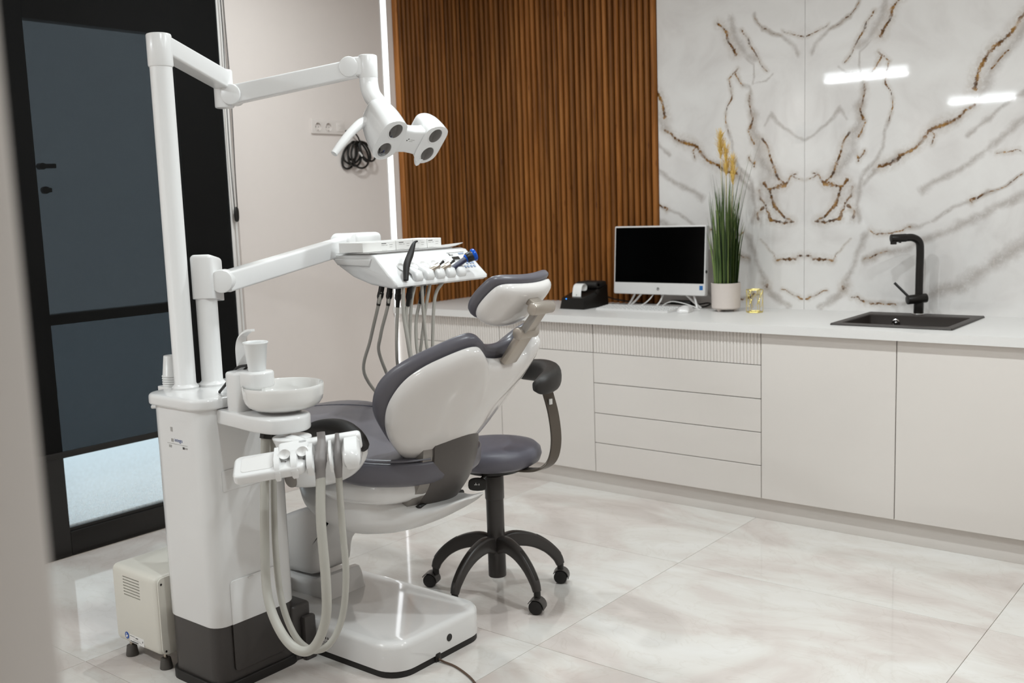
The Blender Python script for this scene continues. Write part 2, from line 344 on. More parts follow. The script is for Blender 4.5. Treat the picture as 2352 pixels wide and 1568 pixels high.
def marks(name, o, ex, ey, rects, mats, parent, lift=.0006):
    """flat print: small raised rectangles (x0,x1,y0,y1,mat index) on the plane o + ex*x + ey*y"""
    ex = Vector(ex).normalized(); ey = Vector(ey).normalized(); nn = ex.cross(ey).normalized(); b = MB(); o = Vector(o)
    for x0, x1, y0, y1, mi in rects:
        b.mat(mi); lo = [o+ex*x+ey*y-nn*.0004 for x, y in ((x0, y0), (x1, y0), (x1, y1), (x0, y1))]; b.rings([lo, [p+nn*(lift+.0004) for p in lo]])
    return b.build(name, mats, parent, ang=0)

# ------------------------------------------------------------------ room shell
XW, YB, ZC = -4.27, 4.86, 2.90          # left wall face, marble face, ceiling
XR, YF = 2.2, -5.2
def struct(name, b, m, parent=None, ang=35):
    o = b.build(name, m, parent, ang)
    if not parent: o['kind'] = 'structure'
    return o
floor = struct('floor', MB().box(XW-.1, XR+.1, YF-.1, YB+.14, -.12, -.004), 'grout')
TX, TY = 1.18, .955
xs = [XW] + [x for x in (-2.02+TX*k for k in range(-3, 6)) if XW+.02 < x < XR-.02] + [XR]
ys = [YF] + [y for y in (3.54+TY*k for k in range(-12, 4)) if YF+.02 < y < YB-.02] + [YB+.02]
tile_me = {}
for i in range(len(xs)-1):
    for j in range(len(ys)-1):
        w, d = round(xs[i+1]-xs[i], 3), round(ys[j+1]-ys[j], 3)
        if (w, d) not in tile_me: tile_me[(w, d)] = MB().box(-w/2+.0009, w/2-.0009, -d/2+.0009, d/2-.0009, -.008, 0, .0006, 1).mesh('tile')
        put('tile', tile_me[(w, d)], 'floor_tile', floor, ((xs[i]+xs[i+1])/2, (ys[j]+ys[j+1])/2, 0))
struct('ceiling', MB().box(XW-.1, XR+.1, YF-.1, YB+.14, ZC, ZC+.1), 'ceiling_paint')
struct('wall_right', MB().box(XR, XR+.1, YF, YB+.1, 0, ZC), 'paint')
struct('wall_front', MB().box(XW-.1, XR+.1, YF-.1, YF, 0, ZC), 'paint')
WY0, WY1, WZ1 = 1.30, 3.165, 2.66       # window opening
wl = MB().box(XW-.14, XW, WY1, YB+.1, 0, ZC).box(XW-.14, XW, YF, WY0, 0, ZC).box(XW-.14, XW, WY0, WY1, WZ1, ZC)
struct('wall_left', wl, 'paint')
wall_back = struct('wall_back', MB().box(XW-.1, XR+.1, YB+.022, YB+.14, 0, ZC), 'paint')
# free standing wall end close to the camera
struct('wall_near', MB().box(-1.0, -.596, .20, .289, 0, ZC, .004), 'paint_white')

# marble slabs, book-matched about the joint at XS
VB = [(0.006, [(0.457, 2.353), (0.429, 2.33), (0.401, 2.299), (0.381, 2.239), (0.36, 2.179)]), (0.003, [(0.33, 2.302), (0.301, 2.243), (0.258, 2.17), (0.214, 2.118), (0.184, 2.086)]), (0.003, [(0.106, 2.262), (0.06, 2.235), (0.003, 2.213)]), (0.002, [(0.256, 2.355), (0.249, 2.314), (0.22, 2.282), (0.122, 2.238)]), (0.0035, [(0.361, 2.098), (0.377, 2.082), (0.358, 2.059), (0.333, 2.026)]), (0.003, [(0.377, 2.082), (0.405, 2.061), (0.398, 2.027), (0.392, 1.971), (0.407, 1.92), (0.418, 1.869), (0.401, 1.799)]), (0.0045, [(0.29, 1.966), (0.301, 1.908), (0.28, 1.866), (0.269, 1.824)]), (0.005, [(0.217, 1.762), (0.195, 1.719), (0.18, 1.669), (0.161, 1.61), (0.15, 1.566), (0.119, 1.53)]), (0.003, [(0.28, 1.866), (0.277, 1.809), (0.262, 1.737)]), (0.003, [(0.286, 1.67), (0.271, 1.634), (0.256, 1.649), (0.271, 1.619)]), (0.003, [(0.005, 1.542), (0.048, 1.548), (0.071, 1.562), (0.04, 1.571)]), (0.005, [(0.071, 1.562), (0.091, 1.538), (0.119, 1.519), (0.173, 1.505), (0.166, 1.46), (0.159, 1.416), (0.12, 1.364), (0.065, 1.346)]), (0.005, [(0.119, 1.53), (0.15, 1.514), (0.181, 1.505), (0.204, 1.534)]), (0.0045, [(0.227, 1.503), (0.224, 1.459), (0.201, 1.444), (0.186, 1.392), (0.175, 1.347), (0.12, 1.333), (0.065, 1.346)]), (0.006, [(0.209, 1.414), (0.228, 1.399), (0.251, 1.376), (0.236, 1.354)]), (0.007, [(1.04, 2.253), (0.965, 2.187), (0.928, 2.153), (0.873, 2.101), (0.824, 2.048), (0.8, 1.997), (0.781, 1.946), (0.776, 1.906)]), (0.003, [(0.906, 2.051), (0.863, 2.004), (0.845, 1.979)]), (0.007, [(0.778, 1.831), (0.719, 1.802), (0.653, 1.759), (0.593, 1.729), (0.566, 1.695), (0.51, 1.656), (0.44, 1.618), (0.368, 1.596)]), (0.003, [(0.593, 1.729), (0.62, 1.706), (0.607, 1.672)]), (0.002, [(0.984, 1.521), (0.845, 1.459), (0.768, 1.413)]), (0.0035, [(0.845, 1.459), (0.768, 1.42), (0.775, 1.406)]), (0.0035, [(0.509, 1.305), (0.416, 1.284), (0.342, 1.285), (0.327, 1.3)]), (0.003, [(0.873, 1.631), (0.924, 1.635), (0.961, 1.638)]), (0.003, [(0.417, 1.201), (0.381, 1.193), (0.344, 1.178), (0.306, 1.156)]), (0.004, [(0.007, 1.173), (0.05, 1.158), (0.098, 1.162), (0.133, 1.151)]), (0.0015, [(0.133, 1.151), (0.168, 1.185), (0.229, 1.253)]), (0.008, [(0.205, 1.033), (0.205, 1.022)]), (0.004, [(0.247, 0.981), (0.27, 0.978), (0.286, 0.959), (0.305, 0.948)]), (0.004, [(0.332, 0.944), (0.362, 0.943), (0.399, 0.939), (0.436, 0.945)]), (0.0025, [(0.006, 0.958), (0.067, 0.983), (0.115, 1.0)])]
VG = [(0.022, [(0.386, 2.364), (0.366, 2.304), (0.345, 2.237), (0.309, 2.178), (0.266, 2.148)]), (0.012, [(0.256, 2.369), (0.249, 2.314), (0.22, 2.282), (0.122, 2.238), (0.06, 2.18), (0.029, 2.132)]), (0.008, [(0.324, 2.176), (0.295, 2.137), (0.266, 2.119), (0.259, 2.056), (0.267, 2.019), (0.199, 2.026), (0.157, 2.059)]), (0.012, [(0.333, 2.026), (0.289, 2.01), (0.282, 1.974), (0.294, 1.923)]), (0.03, [(0.283, 1.895), (0.262, 1.824), (0.24, 1.746), (0.233, 1.673), (0.203, 1.608), (0.158, 1.558)]), (0.012, [(0.401, 1.799), (0.389, 1.685), (0.353, 1.63), (0.287, 1.56)]), (0.01, [(0.005, 1.736), (0.062, 1.78), (0.125, 1.82), (0.178, 1.868), (0.201, 1.825)]), (0.03, [(1.036, 2.203), (0.967, 2.129), (0.905, 2.065), (0.845, 1.979), (0.808, 1.903), (0.784, 1.851)]), (0.014, [(0.778, 1.831), (0.653, 1.759), (0.593, 1.729), (0.51, 1.656), (0.368, 1.596), (0.324, 1.558), (0.287, 1.508)]), (0.018, [(1.054, 1.801), (0.977, 1.755), (0.884, 1.695), (0.79, 1.606), (0.691, 1.548), (0.556, 1.469)]), (0.012, [(0.974, 1.887), (0.837, 1.766), (0.754, 1.71)]), (0.012, [(1.062, 1.551), (0.984, 1.521), (0.845, 1.459), (0.768, 1.413), (0.627, 1.353), (0.509, 1.305)]), (0.022, [(1.064, 1.475), (0.987, 1.438), (0.763, 1.327), (0.588, 1.258), (0.49, 1.208), (0.381, 1.193), (0.306, 1.156)]), (0.035, [(1.081, 1.335), (0.992, 1.242), (0.93, 1.187), (0.802, 1.095), (0.709, 1.03), (0.593, 0.991)]), (0.02, [(0.305, 1.275), (0.261, 1.17), (0.223, 1.079), (0.205, 1.022), (0.154, 0.97), (0.083, 0.91)]), (0.01, [(0.301, 0.952), (0.436, 0.945), (0.522, 0.981), (0.593, 0.991)]), (0.015, [(0.279, 1.553), (0.265, 1.502), (0.258, 1.413), (0.274, 1.338)]), (0.012, [(0.193, 0.987), (0.154, 0.963), (0.067, 0.921)])]

XS = -2.045
class VN:
    def __init__(s, seed): s.g = np.random.default_rng(seed).random((64, 64))
    def __call__(s, x, y):
        xi = np.floor(x).astype(int); yi = np.floor(y).astype(int); fx = x-xi; fy = y-yi; fx = fx*fx*(3-2*fx); fy = fy*fy*(3-2*fy)
        g = lambda a, b: s.g[a % 64, b % 64]
        return (g(xi, yi)*(1-fx)+g(xi+1, yi)*fx)*(1-fy)+(g(xi, yi+1)*(1-fx)+g(xi+1, yi+1)*fx)*fy
def fbm(n, x, y, o=4): return sum(n(x*2**k+17*k, y*2**k+9*k)*.5**k for k in range(o))/sum(.5**k for k in range(o))-.5
def segdist(x, y, lines):
    best = np.full(x.shape, 50.)
    for w, pts in lines:
        n = len(pts)-1
        for i in range(n):
            ax, ay = pts[i]; bx, by = pts[i+1]; dx, dy = bx-ax, by-ay; l2 = dx*dx+dy*dy+1e-9
            t = np.clip(((x-ax)*dx+(y-ay)*dy)/l2, 0, 1); d = np.hypot(x-ax-t*dx, y-ay-t*dy)
            best = np.minimum(best, d/w)
    return best
def marble_slab(x0, x1, z0, z1, step=.006):
    nx = int((x1-x0)/step)+1; nz = int((z1-z0)/step)+1
    X, Z = np.meshgrid(np.linspace(x0, x1, nx), np.linspace(z0, z1, nz)); dx = np.abs(X-XS).ravel(); z = Z.ravel()
    a, b_ = VN(1), VN(2); wx = dx+.05*fbm(a, dx*10, z*10, 5); wz = z+.05*fbm(b_, dx*10+5, z*10+3, 5)
    db = segdist(wx, wz, [(w*1.2, p) for w, p in VB]); dg = segdist(wx, wz, VG)
    vs = np.stack([X.ravel(), np.full(X.size, YB), z], 1)
    idx = np.arange(nx*nz).reshape(nz, nx); f = np.stack([idx[:-1, :-1], idx[:-1, 1:], idx[1:, 1:], idx[1:, :-1]], -1).reshape(-1, 4)
    n0 = len(vs); bk = np.array([[x0, YB+.02, z0], [x1, YB+.02, z0], [x1, YB+.02, z1], [x0, YB+.02, z1]]); vs = np.vstack([vs, bk])
    fl = [tuple(int(q) for q in r) for r in f]
    bt = [int(q) for q in idx[0]]; tp = [int(q) for q in idx[-1]]; lf = [int(q) for q in idx[:, 0]]; rt = [int(q) for q in idx[:, -1]]
    fl += [tuple(bt[::-1]+[n0, n0+1]), tuple(tp+[n0+2, n0+3]), tuple(lf+[n0+3, n0]), tuple(rt[::-1]+[n0+1, n0+2]), (n0+1, n0, n0+3, n0+2)]
    me = bpy.data.meshes.new('marble_slab'); me.from_pydata(vs.tolist(), [], fl); me.update()
    pad = np.zeros(4)
    for nm, arr in (('db', db), ('dg', dg)):
        at = me.attributes.new(nm, 'FLOAT', 'POINT'); at.data.foreach_set('value', np.concatenate([np.minimum(arr, 20), pad+20]).astype(np.float32))
    at = me.attributes.new('mp', 'FLOAT_VECTOR', 'POINT'); co = np.zeros((len(vs), 3)); co[:n0, 0] = dx; co[:n0, 2] = z
    at.data.foreach_set('vector', co.astype(np.float32).ravel()); me.materials.append(MATS['marble'])
    o = link('marble_slab', me, wall_back); return o
XM = -2.862
marble_slab(XM, XS-.0008, .90, ZC-.002); marble_slab(XS+.0008, .55, .90, ZC-.002)
struct('trim_1', MB().box(.552, .56, YB-.002, YB+.022, .90, ZC), 'satin_white')

# wood slat panels
def slat_profile(w, d, n=7):
    out = [(-w/2, 0)]
    for k in range(n): a = PI*(1-k/(n-1)); out.append((w/2*math.cos(a), d*.35+d*.65*math.sin(a)**.7))
    return out+[(w/2, 0)]
def slat_mesh(w, d, z0, z1):
    pr = slat_profile(w, d); return MB().rings([[(x, y, z) for x, y in pr] for z in (z0, z1)]).mesh('slat', 50)
ZS0 = .905
sp = thing('slat_panel', 'brown bamboo slat panel on the back wall between the corner and the marble', 'wall panel', (-3.5, YB+.02, ZS0))
MB().box(-4.236, XM, YB+.008, YB+.022, ZS0+.0005, ZC-.001).build('backing', 'slat_backing', sp)
n = 36; w = (-4.226-XM)/n; sm = slat_mesh(abs(w)*.74, .034, ZS0, ZC-.002)
for k in range(n):
    o = put('slat', sm, 'slat_wood', None, (XM+w*(k+.5), YB+.008+.002*random.random(), 0), PI); setparent(o, sp)
sp2 = thing('slat_panel', 'brown bamboo slat panel on the window wall beside the vertical light strip', 'wall panel', (XW, 4.6, ZS0))
MB().box(XW, XW+.008, 4.318, YB+.007, ZS0+.0005, ZC-.001).build('backing', 'slat_backing', sp2)
n = 15; y0, y1 = 4.318, 4.862; w = (y1-y0)/n; sm = slat_mesh(w*.74, .034, ZS0, ZC-.002)
for k in range(n):
    o = put('slat', sm, 'slat_wood', None, (XW+.008, y0+w*(k+.5), 0), -PI/2); setparent(o, sp2)
MB().box(XW, XW+.04, 4.308, 4.318, ZS0, ZC-.002, .002).build('edge_board', 'slat_wood', sp2)
# LED strip in the left wall
ls = thing('light_strip', 'vertical white LED strip glowing on the window wall beside the slats', 'light', (XW, 4.235, 0))
MB().box(XW, XW+.004, 4.212, 4.262, .02, ZC-.01).build('channel', 'satin_white', ls)
MB().box(XW+.003, XW+.007, 4.219, 4.255, .025, ZC-.015).build('diffuser', 'led', ls)

# ------------------------------------------------------------------ window, blind, outside
GY0, GY1, GZ0, GZ1 = 2.172, 2.878, .106, 2.306
win = thing('window_1', None, None, (XW-.05, 2.5, 0), kind='structure')
F0, F1 = XW-.085, XW-.02
fb = MB().box(F0, F1, WY0, GY0, 0, WZ1, .003).box(F0, F1, GY1, 3.118, 0, WZ1, .003).box(F0, F1, GY0, GY1, 0, GZ0, .003).box(F0, F1, GY0, GY1, GZ1, WZ1, .003)
fb.build('window_frame', 'frame_black', win)
MB().box(F0+.005, F1-.005, GY0, GY1, 1.022, 1.068, .003).build('glazing_bar', 'frame_black', win)
MB().box(F0+.01, F1-.012, GY0, GY1, GZ0, GZ0+.016).build('glazing_bead', 'frame_black', win)
MB().box(F0+.03, F0+.036, GY0, GY1, 1.068, GZ1).build('pane', 'window_glass', win)
MB().box(F0+.03, F0+.036, GY0, GY1, GZ0, 1.022).build('pane', 'window_glass', win)
h = MB().cyl((F1-.03, 2.20, 1.70), (F1+.004, 2.20, 1.70), .014).bar((F1-.008, 2.19, 1.70), (F1-.008, 2.262, 1.702), .016, .02, bev=.004)
h.build('handle', 'black', win)
MB().cyl((F1-.03, 2.21, 1.60), (F1-.004, 2.21, 1.60), .016, bev=.002).bar((F1-.02, 2.2, 1.6), (F1-.02, 2.24, 1.6), .014, .02, bev=.003).build('lock', 'black', win)
struct('trim_2', MB().box(F0, XW-.012, 3.118, WY1, 0, WZ1, .002), 'paint_white')
bl = thing('roller_blind', 'dark grey roller blind lowered over the black framed glass door', 'blind', (XW, 2.3, .44))
MB().box(XW-.0082, XW-.0072, WY0+.02, 3.122, .47, 2.61).build('fabric', 'blind_fabric', bl)
MB().box(XW-.0118, XW-.001, WY0+.02, 3.122, .443, .472, .004).build('bottom_bar', 'black_soft', bl)
MB().cyl((XW+.010, WY0+.02, 2.622), (XW+.010, 3.122, 2.622), .018).build('roller', 'black_soft', bl)
ch = MB()
for yy, dz in ((3.133, 0), (3.156, .02)):
    pts = [(XW+.012, yy+.004*math.sin(z*6+dz*90), z) for z in np.linspace(1.50, 2.62, 16)]
    ch.tube(pts, .0022, n=6, smooth=3)
ch.build('chain', 'black_soft', bl)
MB().pillow([(-.011, -.03), (.011, -.03), (.011, .03), (-.011, .03)], (0, 0), .008, .008, lambda a, b, n: (XW+.012+n, 3.1445+a, 1.47+b)).build('chain_weight', 'black', bl)
MB().tube([(XW+.003, 3.145, 1.44), (XW+.003, 3.147, .9), (XW+.003, 3.15, .1)], .003, n=6).build('cord', 'cable_white', bl)
struct('ground_1', MB().box(-16, XW-.16, -8, 14, -.3, -.02), 'snow')

# ------------------------------------------------------------------ ceiling lamps
ZL = 2.56
def lamp_light(name, loc, watt, shape, sx, sy, parent):
    ld = bpy.data.lights.new(name, 'AREA'); ld.shape = shape; ld.size = sx; ld.energy = watt; ld.color = (.90, .98, 1.0)
    if shape == 'RECTANGLE': ld.size_y = sy
    lo = bpy.data.objects.new(name, ld); COL.objects.link(lo); lo.location = loc; setparent(lo, parent)
def pendant_lamp(x, y, light, l=.78):
    t = thing('pendant_lamp_offscreen', 'white linear lamp hanging from the ceiling on thin wires', 'lamp', (x, y, ZL), 'linear pendant lamps')
    MB().box(x-l/2-.012, x+l/2+.012, y-.036, y+.036, ZL+.075, ZL+.10, .004).build('housing', 'satin_white', t)
    MB().box(x-l/2, x+l/2, y-.034, y+.034, ZL, ZL+.076, .012, 3).build('diffuser', 'lamp_diffuser', t)
    for s in (-1, 1): MB().cyl((x+s*l*.4, y, ZL+.098), (x+s*l*.4, y, ZC), .0015, n=6).build('suspension_wire', 'steel', t)
    lamp_light(light, (x, y, ZL-.002), PENDANT_W, 'RECTANGLE', l, .064, t)
pendant_lamp(-3.6, -.27, 'pendant_window_side_offscreen'); pendant_lamp(-3.55, -4.2, 'pendant_far_end_offscreen')
for x, y, light in ((-3.35, 2.98, 'downlight_window_side_offscreen'), (-2.25, 2.98, 'downlight_stool_offscreen'), (-1.1, 3.0, 'downlight_sink_offscreen'), (0, 3.0, 'downlight_right_offscreen'), (-1.3, 1.5, 'downlight_chair_offscreen'), (0.3, 1.9, 'downlight_camera_offscreen')):
    t = thing('downlight_offscreen', 'small round downlight recessed in the ceiling', 'lamp', (x, y, ZC), 'recessed ceiling downlights')
    MB().lathe([(.045, -.001), (.046, -.006), (.058, -.006), (.06, 0)], (x, y, ZC), n=28).build('ring', 'satin_white', t)
    MB().cyl((x, y, ZC-.003), (x, y, ZC-.0005), .045, n=28).build('diffuser', 'lamp_diffuser', t)
    lamp_light(light, (x, y, ZC-.008), DOWNLIGHT_W, 'DISK', .09, 0, t)

# ------------------------------------------------------------------ base cabinets
YD, YK, ZT0, ZT = 4.226, 4.256, .868, .905
XC = [-4.105, -3.495, -2.886, -1.979, -1.381, -.78, -.18, .42]
pl = tag(MB().box(XW+.0085, XC[-1], YK, YK+.018, 0, .1015, .001).build('cabinet_plinth', 'cabinet'), 'long white plinth board under the row of cabinets', 'plinth')
def fluted(x0, x1, z0, z1):
    n = int((x1-x0)/.0165); pts = [(x0, YD+.018), (x0, YD+.002)]
    w = (x1-x0)/n
    for k in range(n):
        a = x0+k*w
        pts += [(a+w*.06, YD+.005), (a+w*.14, YD+.001), (a+w*.3, YD), (a+w*.7, YD), (a+w*.86, YD+.001), (a+w*.94, YD+.005)]
    pts += [(x1, YD+.002), (x1, YD+.018)]
    return MB().rings([[(x, y, z) for x, y in pts] for z in (z0, z1)])
def cabinet(i, kind, label):
    x0, x1 = XC[i], XC[i+1]; g = .0018; t = thing('base_cabinet', label, 'cabinet', ((x0+x1)/2, YD+.3, .10))
    if i in (3, 4):   # open topped under the sink
        b = MB().box(x0+.0005, x0+.018, YD+.02, YB-.03, .101, ZT0 if i == 3 else .70).box(x1-.018, x1-.0005, YD+.02, YB-.03, .101, ZT0 if i == 4 else .70).box(x0+.0005, x1-.0005, YB-.03, YB+.02, .101, ZT0).box(x0+.018, x1-.018, YD+.02, YB-.03, .101, .119)
        b.build('body', 'cabinet', t)
    else: MB().box(x0+.0005, x1-.0005, YD+.02, YB+.02, .101, ZT0).build('body', 'cabinet', t)
    pan = lambda z0, z1: MB().box(x0+g, x1-g, YD, YD+.019, z0+g, z1-g, .0012, 1)
    if kind == 'drawers':
        fluted(x0+g, x1-g, .720+g, ZT0-.003).build('drawer_front', 'cabinet', t, 60)
        for z0, z1 in ((.566, .720), (.412, .566), (.258, .412), (.105, .258)): pan(z0, z1).build('drawer_front', 'cabinet', t)
    elif kind == 'flute_door':
        fluted(x0+g, x1-g, .720+g, ZT0-.003).build('drawer_front', 'cabinet', t, 60); pan(.105, .720).build('door', 'cabinet', t)
    else: pan(.105, ZT0-.0015).build('door', 'cabinet', t)
tag(MB().box(XW+.0085, XC[0]-.002, YD+.001, YD+.02, .105, ZT0, .001).build('filler_panel', 'cabinet'), 'narrow white filler panel between the window wall and the cabinets', 'panel')
cabinet(0, 'flute_door', 'white cabinet with fluted drawer next to the window wall')
cabinet(1, 'flute_door', 'white cabinet with fluted drawer behind the black stool')
cabinet(2, 'drawers', 'white cabinet of five drawers under the computer, its top drawer fluted')
cabinet(3, 'door', 'white plain door cabinet between the drawers and the sink')
cabinet(4, 'door', 'white plain door cabinet below the black sink')
cabinet(5, 'door', 'white plain door cabinet to the right of the sink cabinet')
cabinet(6, 'door', 'white plain door cabinet at the free end of the worktop')
# worktop with the sink cut-out
SX0, SX1, SY0, SY1 = -1.70, -1.19, 4.315, 4.815
XE = .44; YT = 4.196
wt = MB()
top = rrect(XW+.002, XE, YT, YB-.0005, .002, 1)
hole = [(SX0+.02, SY0+.02), (SX1-.02, SY0+.02), (SX1-.02, SY1-.02), (SX0+.02, SY1-.02)]
def slab_with_hole(x0, x1, y0, y1, h, z0, z1):
    b = MB(); O = [(x0, y0), (x1, y0), (x1, y1), (x0, y1)]; vs = []; fs = []
    for z in (z0, z1): vs += [(x, y, z) for x, y in O]+[(x, y, z) for x, y in h]
    for k in range(4):
        j = (k+1) % 4
        fs += [(8+k, 8+j, 12+j, 12+k), (k, 4+k, 4+j, j), (k, j, 8+j, 8+k), (4+k, 12+k, 12+j, 4+j)]
    return b.add(vs, fs)
tag(slab_with_hole(XW+.0085, XE, YT, YB-.0005, hole, ZT0, ZT).build('worktop', 'worktop', ang=20), 'long white worktop running over all the cabinets', 'worktop')
# sink
sk = thing('sink', 'black granite sink set into the white worktop', 'sink', ((SX0+SX1)/2, (SY0+SY1)/2, ZT))
BX0, BX1, BY0, BY1 = SX0+.035, SX1-.035, SY0+.045, SY1-.10
def sink_ring(q, z, r=.002): return [(x, y, z) for x, y in rrect(*q, r, 3)]
inset = lambda d: (BX0+d, BX1-d, BY0+d, BY1-d)
R = [sink_ring((SX0+.002, SX1-.002, SY0+.002, SY1-.002), ZT, .004), sink_ring((SX0, SX1, SY0, SY1), ZT+.003, .006), sink_ring((SX0+.003, SX1-.003, SY0+.003, SY1-.003), ZT+.008, .006),
     sink_ring(inset(-.003), ZT+.008, .02), sink_ring(inset(0), ZT+.004, .02)]
MB().rings(R, False, False).build('rim', 'sink', sk, 30)
R = [sink_ring(inset(0), ZT+.004, .02), sink_ring(inset(.004), ZT-.12, .03), sink_ring(inset(.03), ZT-.17, .05), sink_ring(inset(.10), ZT-.175, .05)]
MB().rings(R, False, True).build('bowl', 'sink', sk, 50)
ov = MB().lathe([(.016, 0), (.0185, .003), (.014, .004), (.0145, .001), (.006, .001), (.006, .006), (.0, .007)], (-1.545, BY1-.003, ZT-.028), (0, -1, 0), n=24)
ov.build('overflow', 'chrome', sk)
# tap
tp = thing('kitchen_tap', 'black swivel tap with a lever standing behind the sink', 'tap', (-1.465, 4.775, ZT+.008))
tx, ty = -1.465, 4.775
MB().cyl((tx, ty, ZT+.006), (tx, ty, ZT+.014), .028, bev=.002).build('base_ring', 'chrome', tp)
MB().cyl((tx, ty, ZT+.012), (tx, ty, .985), .0215, bev=.001).build('body', 'tap_black', tp)
MB().tube([(tx, ty, .97), (tx+.001, ty, 1.10), (tx+.003, ty-.002, 1.20), (tx, ty-.012, 1.243), (tx-.022, ty-.03, 1.262), (tx-.05, ty-.055, 1.263)], .017, n=20).build('spout', 'tap_black', tp)
MB().cyl((tx-.045, ty-.05, 1.263), (tx-.097, ty-.096, 1.262), .0185, bev=.002).cyl((tx-.088, ty-.088, 1.255), (tx-.088, ty-.088, 1.235), .0135, bev=.001).cyl((tx-.066, ty-.068, 1.25), (tx-.066, ty-.068, 1.241), .006).build('spray_head', 'tap_black', tp)
MB().cyl((tx+.03, ty+.012, .988), (tx-.035, ty-.05, .982), .021, bev=.002).build('mixer', 'tap_black', tp)
MB().cyl((tx-.026, ty-.042, .99), (tx-.095, ty-.046, 1.058), .0058).build('lever', 'tap_black', tp)

# ------------------------------------------------------------------ things on the worktop
# label printer
pr = thing('label_printer', 'black label printer with a curled white paper strip', 'printer', (-3.14, 4.6, ZT))
bx = lambda *a: MB().box(*a)
R = []
X0, X1, Y0, Y1 = -3.245, -3.105, 4.47, 4.70
R = [[(X0-.008, Y0-.012, ZT), (X1+.008, Y0-.012, ZT), (X1+.008, Y1, ZT), (X0-.008, Y1, ZT)], [(X0, Y0, ZT+.060), (X1, Y0, ZT+.060), (X1, Y1, ZT+.115), (X0, Y1, ZT+.115)]]
b = MB().rings(R); b.build('body', 'black', pr)
MB().box(X0+.004, X1-.004, 4.60, 4.705, ZT+.10, ZT+.137, .012, 3).cyl((X0+.004, 4.615, ZT+.118), (X1-.004, 4.615, ZT+.118), .017).build('lid', 'black_soft', pr)
MB().cyl((X1, 4.60, ZT+.085), (X1+.006, 4.60, ZT+.085), .014).build('release_knob', 'dark_metal', pr)
pts = [(-3.165, 4.505, ZT+.064)]+[(-3.165, 4.515+.03*(1-math.cos(a))*.9, ZT+.072+.045*math.sin(a*.5)) for a in np.linspace(.2, 2.2, 6)]
pts = [(-3.165, 4.492, ZT+.062), (-3.165, 4.497, ZT+.095), (-3.165, 4.508, ZT+.122), (-3.165, 4.533, ZT+.132), (-3.165, 4.552, ZT+.118), (-3.165, 4.548, ZT+.098), (-3.165, 4.530, ZT+.094)]
pp = MB().strip(pts, .056, .0006, (1, 0, 0)).build('paper_strip', 'paper', pr)
MB().box(-3.168, -3.163, 4.4915, 4.4925, ZT+.07, ZT+.078).build('print_mark', 'ink_light', pr)
MB().cyl((-3.215, Y0-.002, ZT+.055), (-3.215, Y0-.0055, ZT+.054), .0028, n=12).build('status_light', 'blue_led', pr)
# all-in-one computer
pc = thing('computer', 'white all-in-one computer with a black screen on the worktop', 'computer', (-2.76, 4.68, ZT))
cx0, cx1, cz0, cz1, cy = -3.037, -2.487, .977, 1.337, 4.66
tilt = Matrix.Rotation(math.radians(-4), 3, 'X')
def tl(x, y, z): q = tilt @ V(0, y-cy, z-cz0); return (x, cy+q.y, cz0+q.z)
MB().prism(rrect(cx0, cx1, cz0, cz1, .008), 0, .034, .004, .006, fn=lambda x, z, d: tl(x, cy+d, z)).build('case', 'pc_white', pc)
MB().prism(rrect(cx0+.008, cx1-.008, cz0+.062, cz1-.008, .001, 1), 0, .003, fn=lambda x, z, d: tl(x, cy-.0012+d, z)).build('screen', 'screen', pc)
c_ = tl((cx0+cx1)/2, cy-.001, cz0+.03); upv = tilt @ V(0, 0, 1); nv = tilt @ V(0, -1, 0)
lg = MB().lathe([(.0078, 0), (.0078, .0008), (.0, .0008)], c_, tuple(nv), n=28).build('emblem', 'ink', pc)
text('emblem_letters', 'hp', .013, Vector(c_)+V(-.0058, 0, 0)+nv*.001-upv*.0042, (1, 0, .0), tuple(upv), 'pc_white', pc)
q_ = tl(cx1-.032, cy-.0006, cz0+.03)
marks('sticker', q_, (1, 0, 0), tuple(upv), [(0, .019, 0, .022, 0), (.002, .015, .009, .012, 1), (.002, .006, .016, .018, 1)], ['blue_sticker', 'icon_blue'], pc)
st = MB()
for xa, xb, s in ((cx0+.125, cx0+.055, 1), (cx0+.165, cx0+.07, 1), (cx1-.12, cx1-.055, 1), (cx1-.075, cx1-.05, 0)):
    st.tube([(xa, cy+.02, cz0+.004), ((xa+xb)/2, cy+.02+.02*s, cz0-.035), (xb, cy+.01+.05*s, ZT+.005)], .0055, n=8)
st.tube([(cx0+.055, cy+.06, ZT+.005), (cx0+.2, cy+.10, ZT+.005), (cx1-.2, cy+.10, ZT+.005), (cx1-.055, cy+.06, ZT+.005)], .0055, n=8)
st.build('stand', 'pc_white', pc)
MB().cyl((cx1, cy+.015, 1.10), (cx1+.003, cy+.015, 1.10), .008).build('port', 'black', pc)
kb = thing('keyboard', 'white low keyboard lying in front of the computer', 'keyboard', (-2.82, 4.56, ZT))
kx0, kx1, ky0, ky1 = -3.035, -2.60, 4.475, 4.615
kz = lambda y: ZT+.008+(y-ky0)*.07
MB().prism(rrect(kx0, kx1, ky0, ky1, .008), 0, 1, fn=lambda x, y, z: (x, y, ZT+.0005 if z < .5 else kz(y))).build('case', 'pc_white', kb)
km = MB().rings([[(x*s, y*s, z) for x, y in rrect(-.0118, .0118, -.0105, .0105, .002, 1)] for s, z in ((1, 0), (.9, .004))]).mesh('key', 30)
for r_ in range(5):
    for c in range(17):
        yy = ky0+.018+r_*.0262; put('key', km, 'key_grey', kb, (kx0+.0165+c*.0252, yy, kz(yy)-.0004))
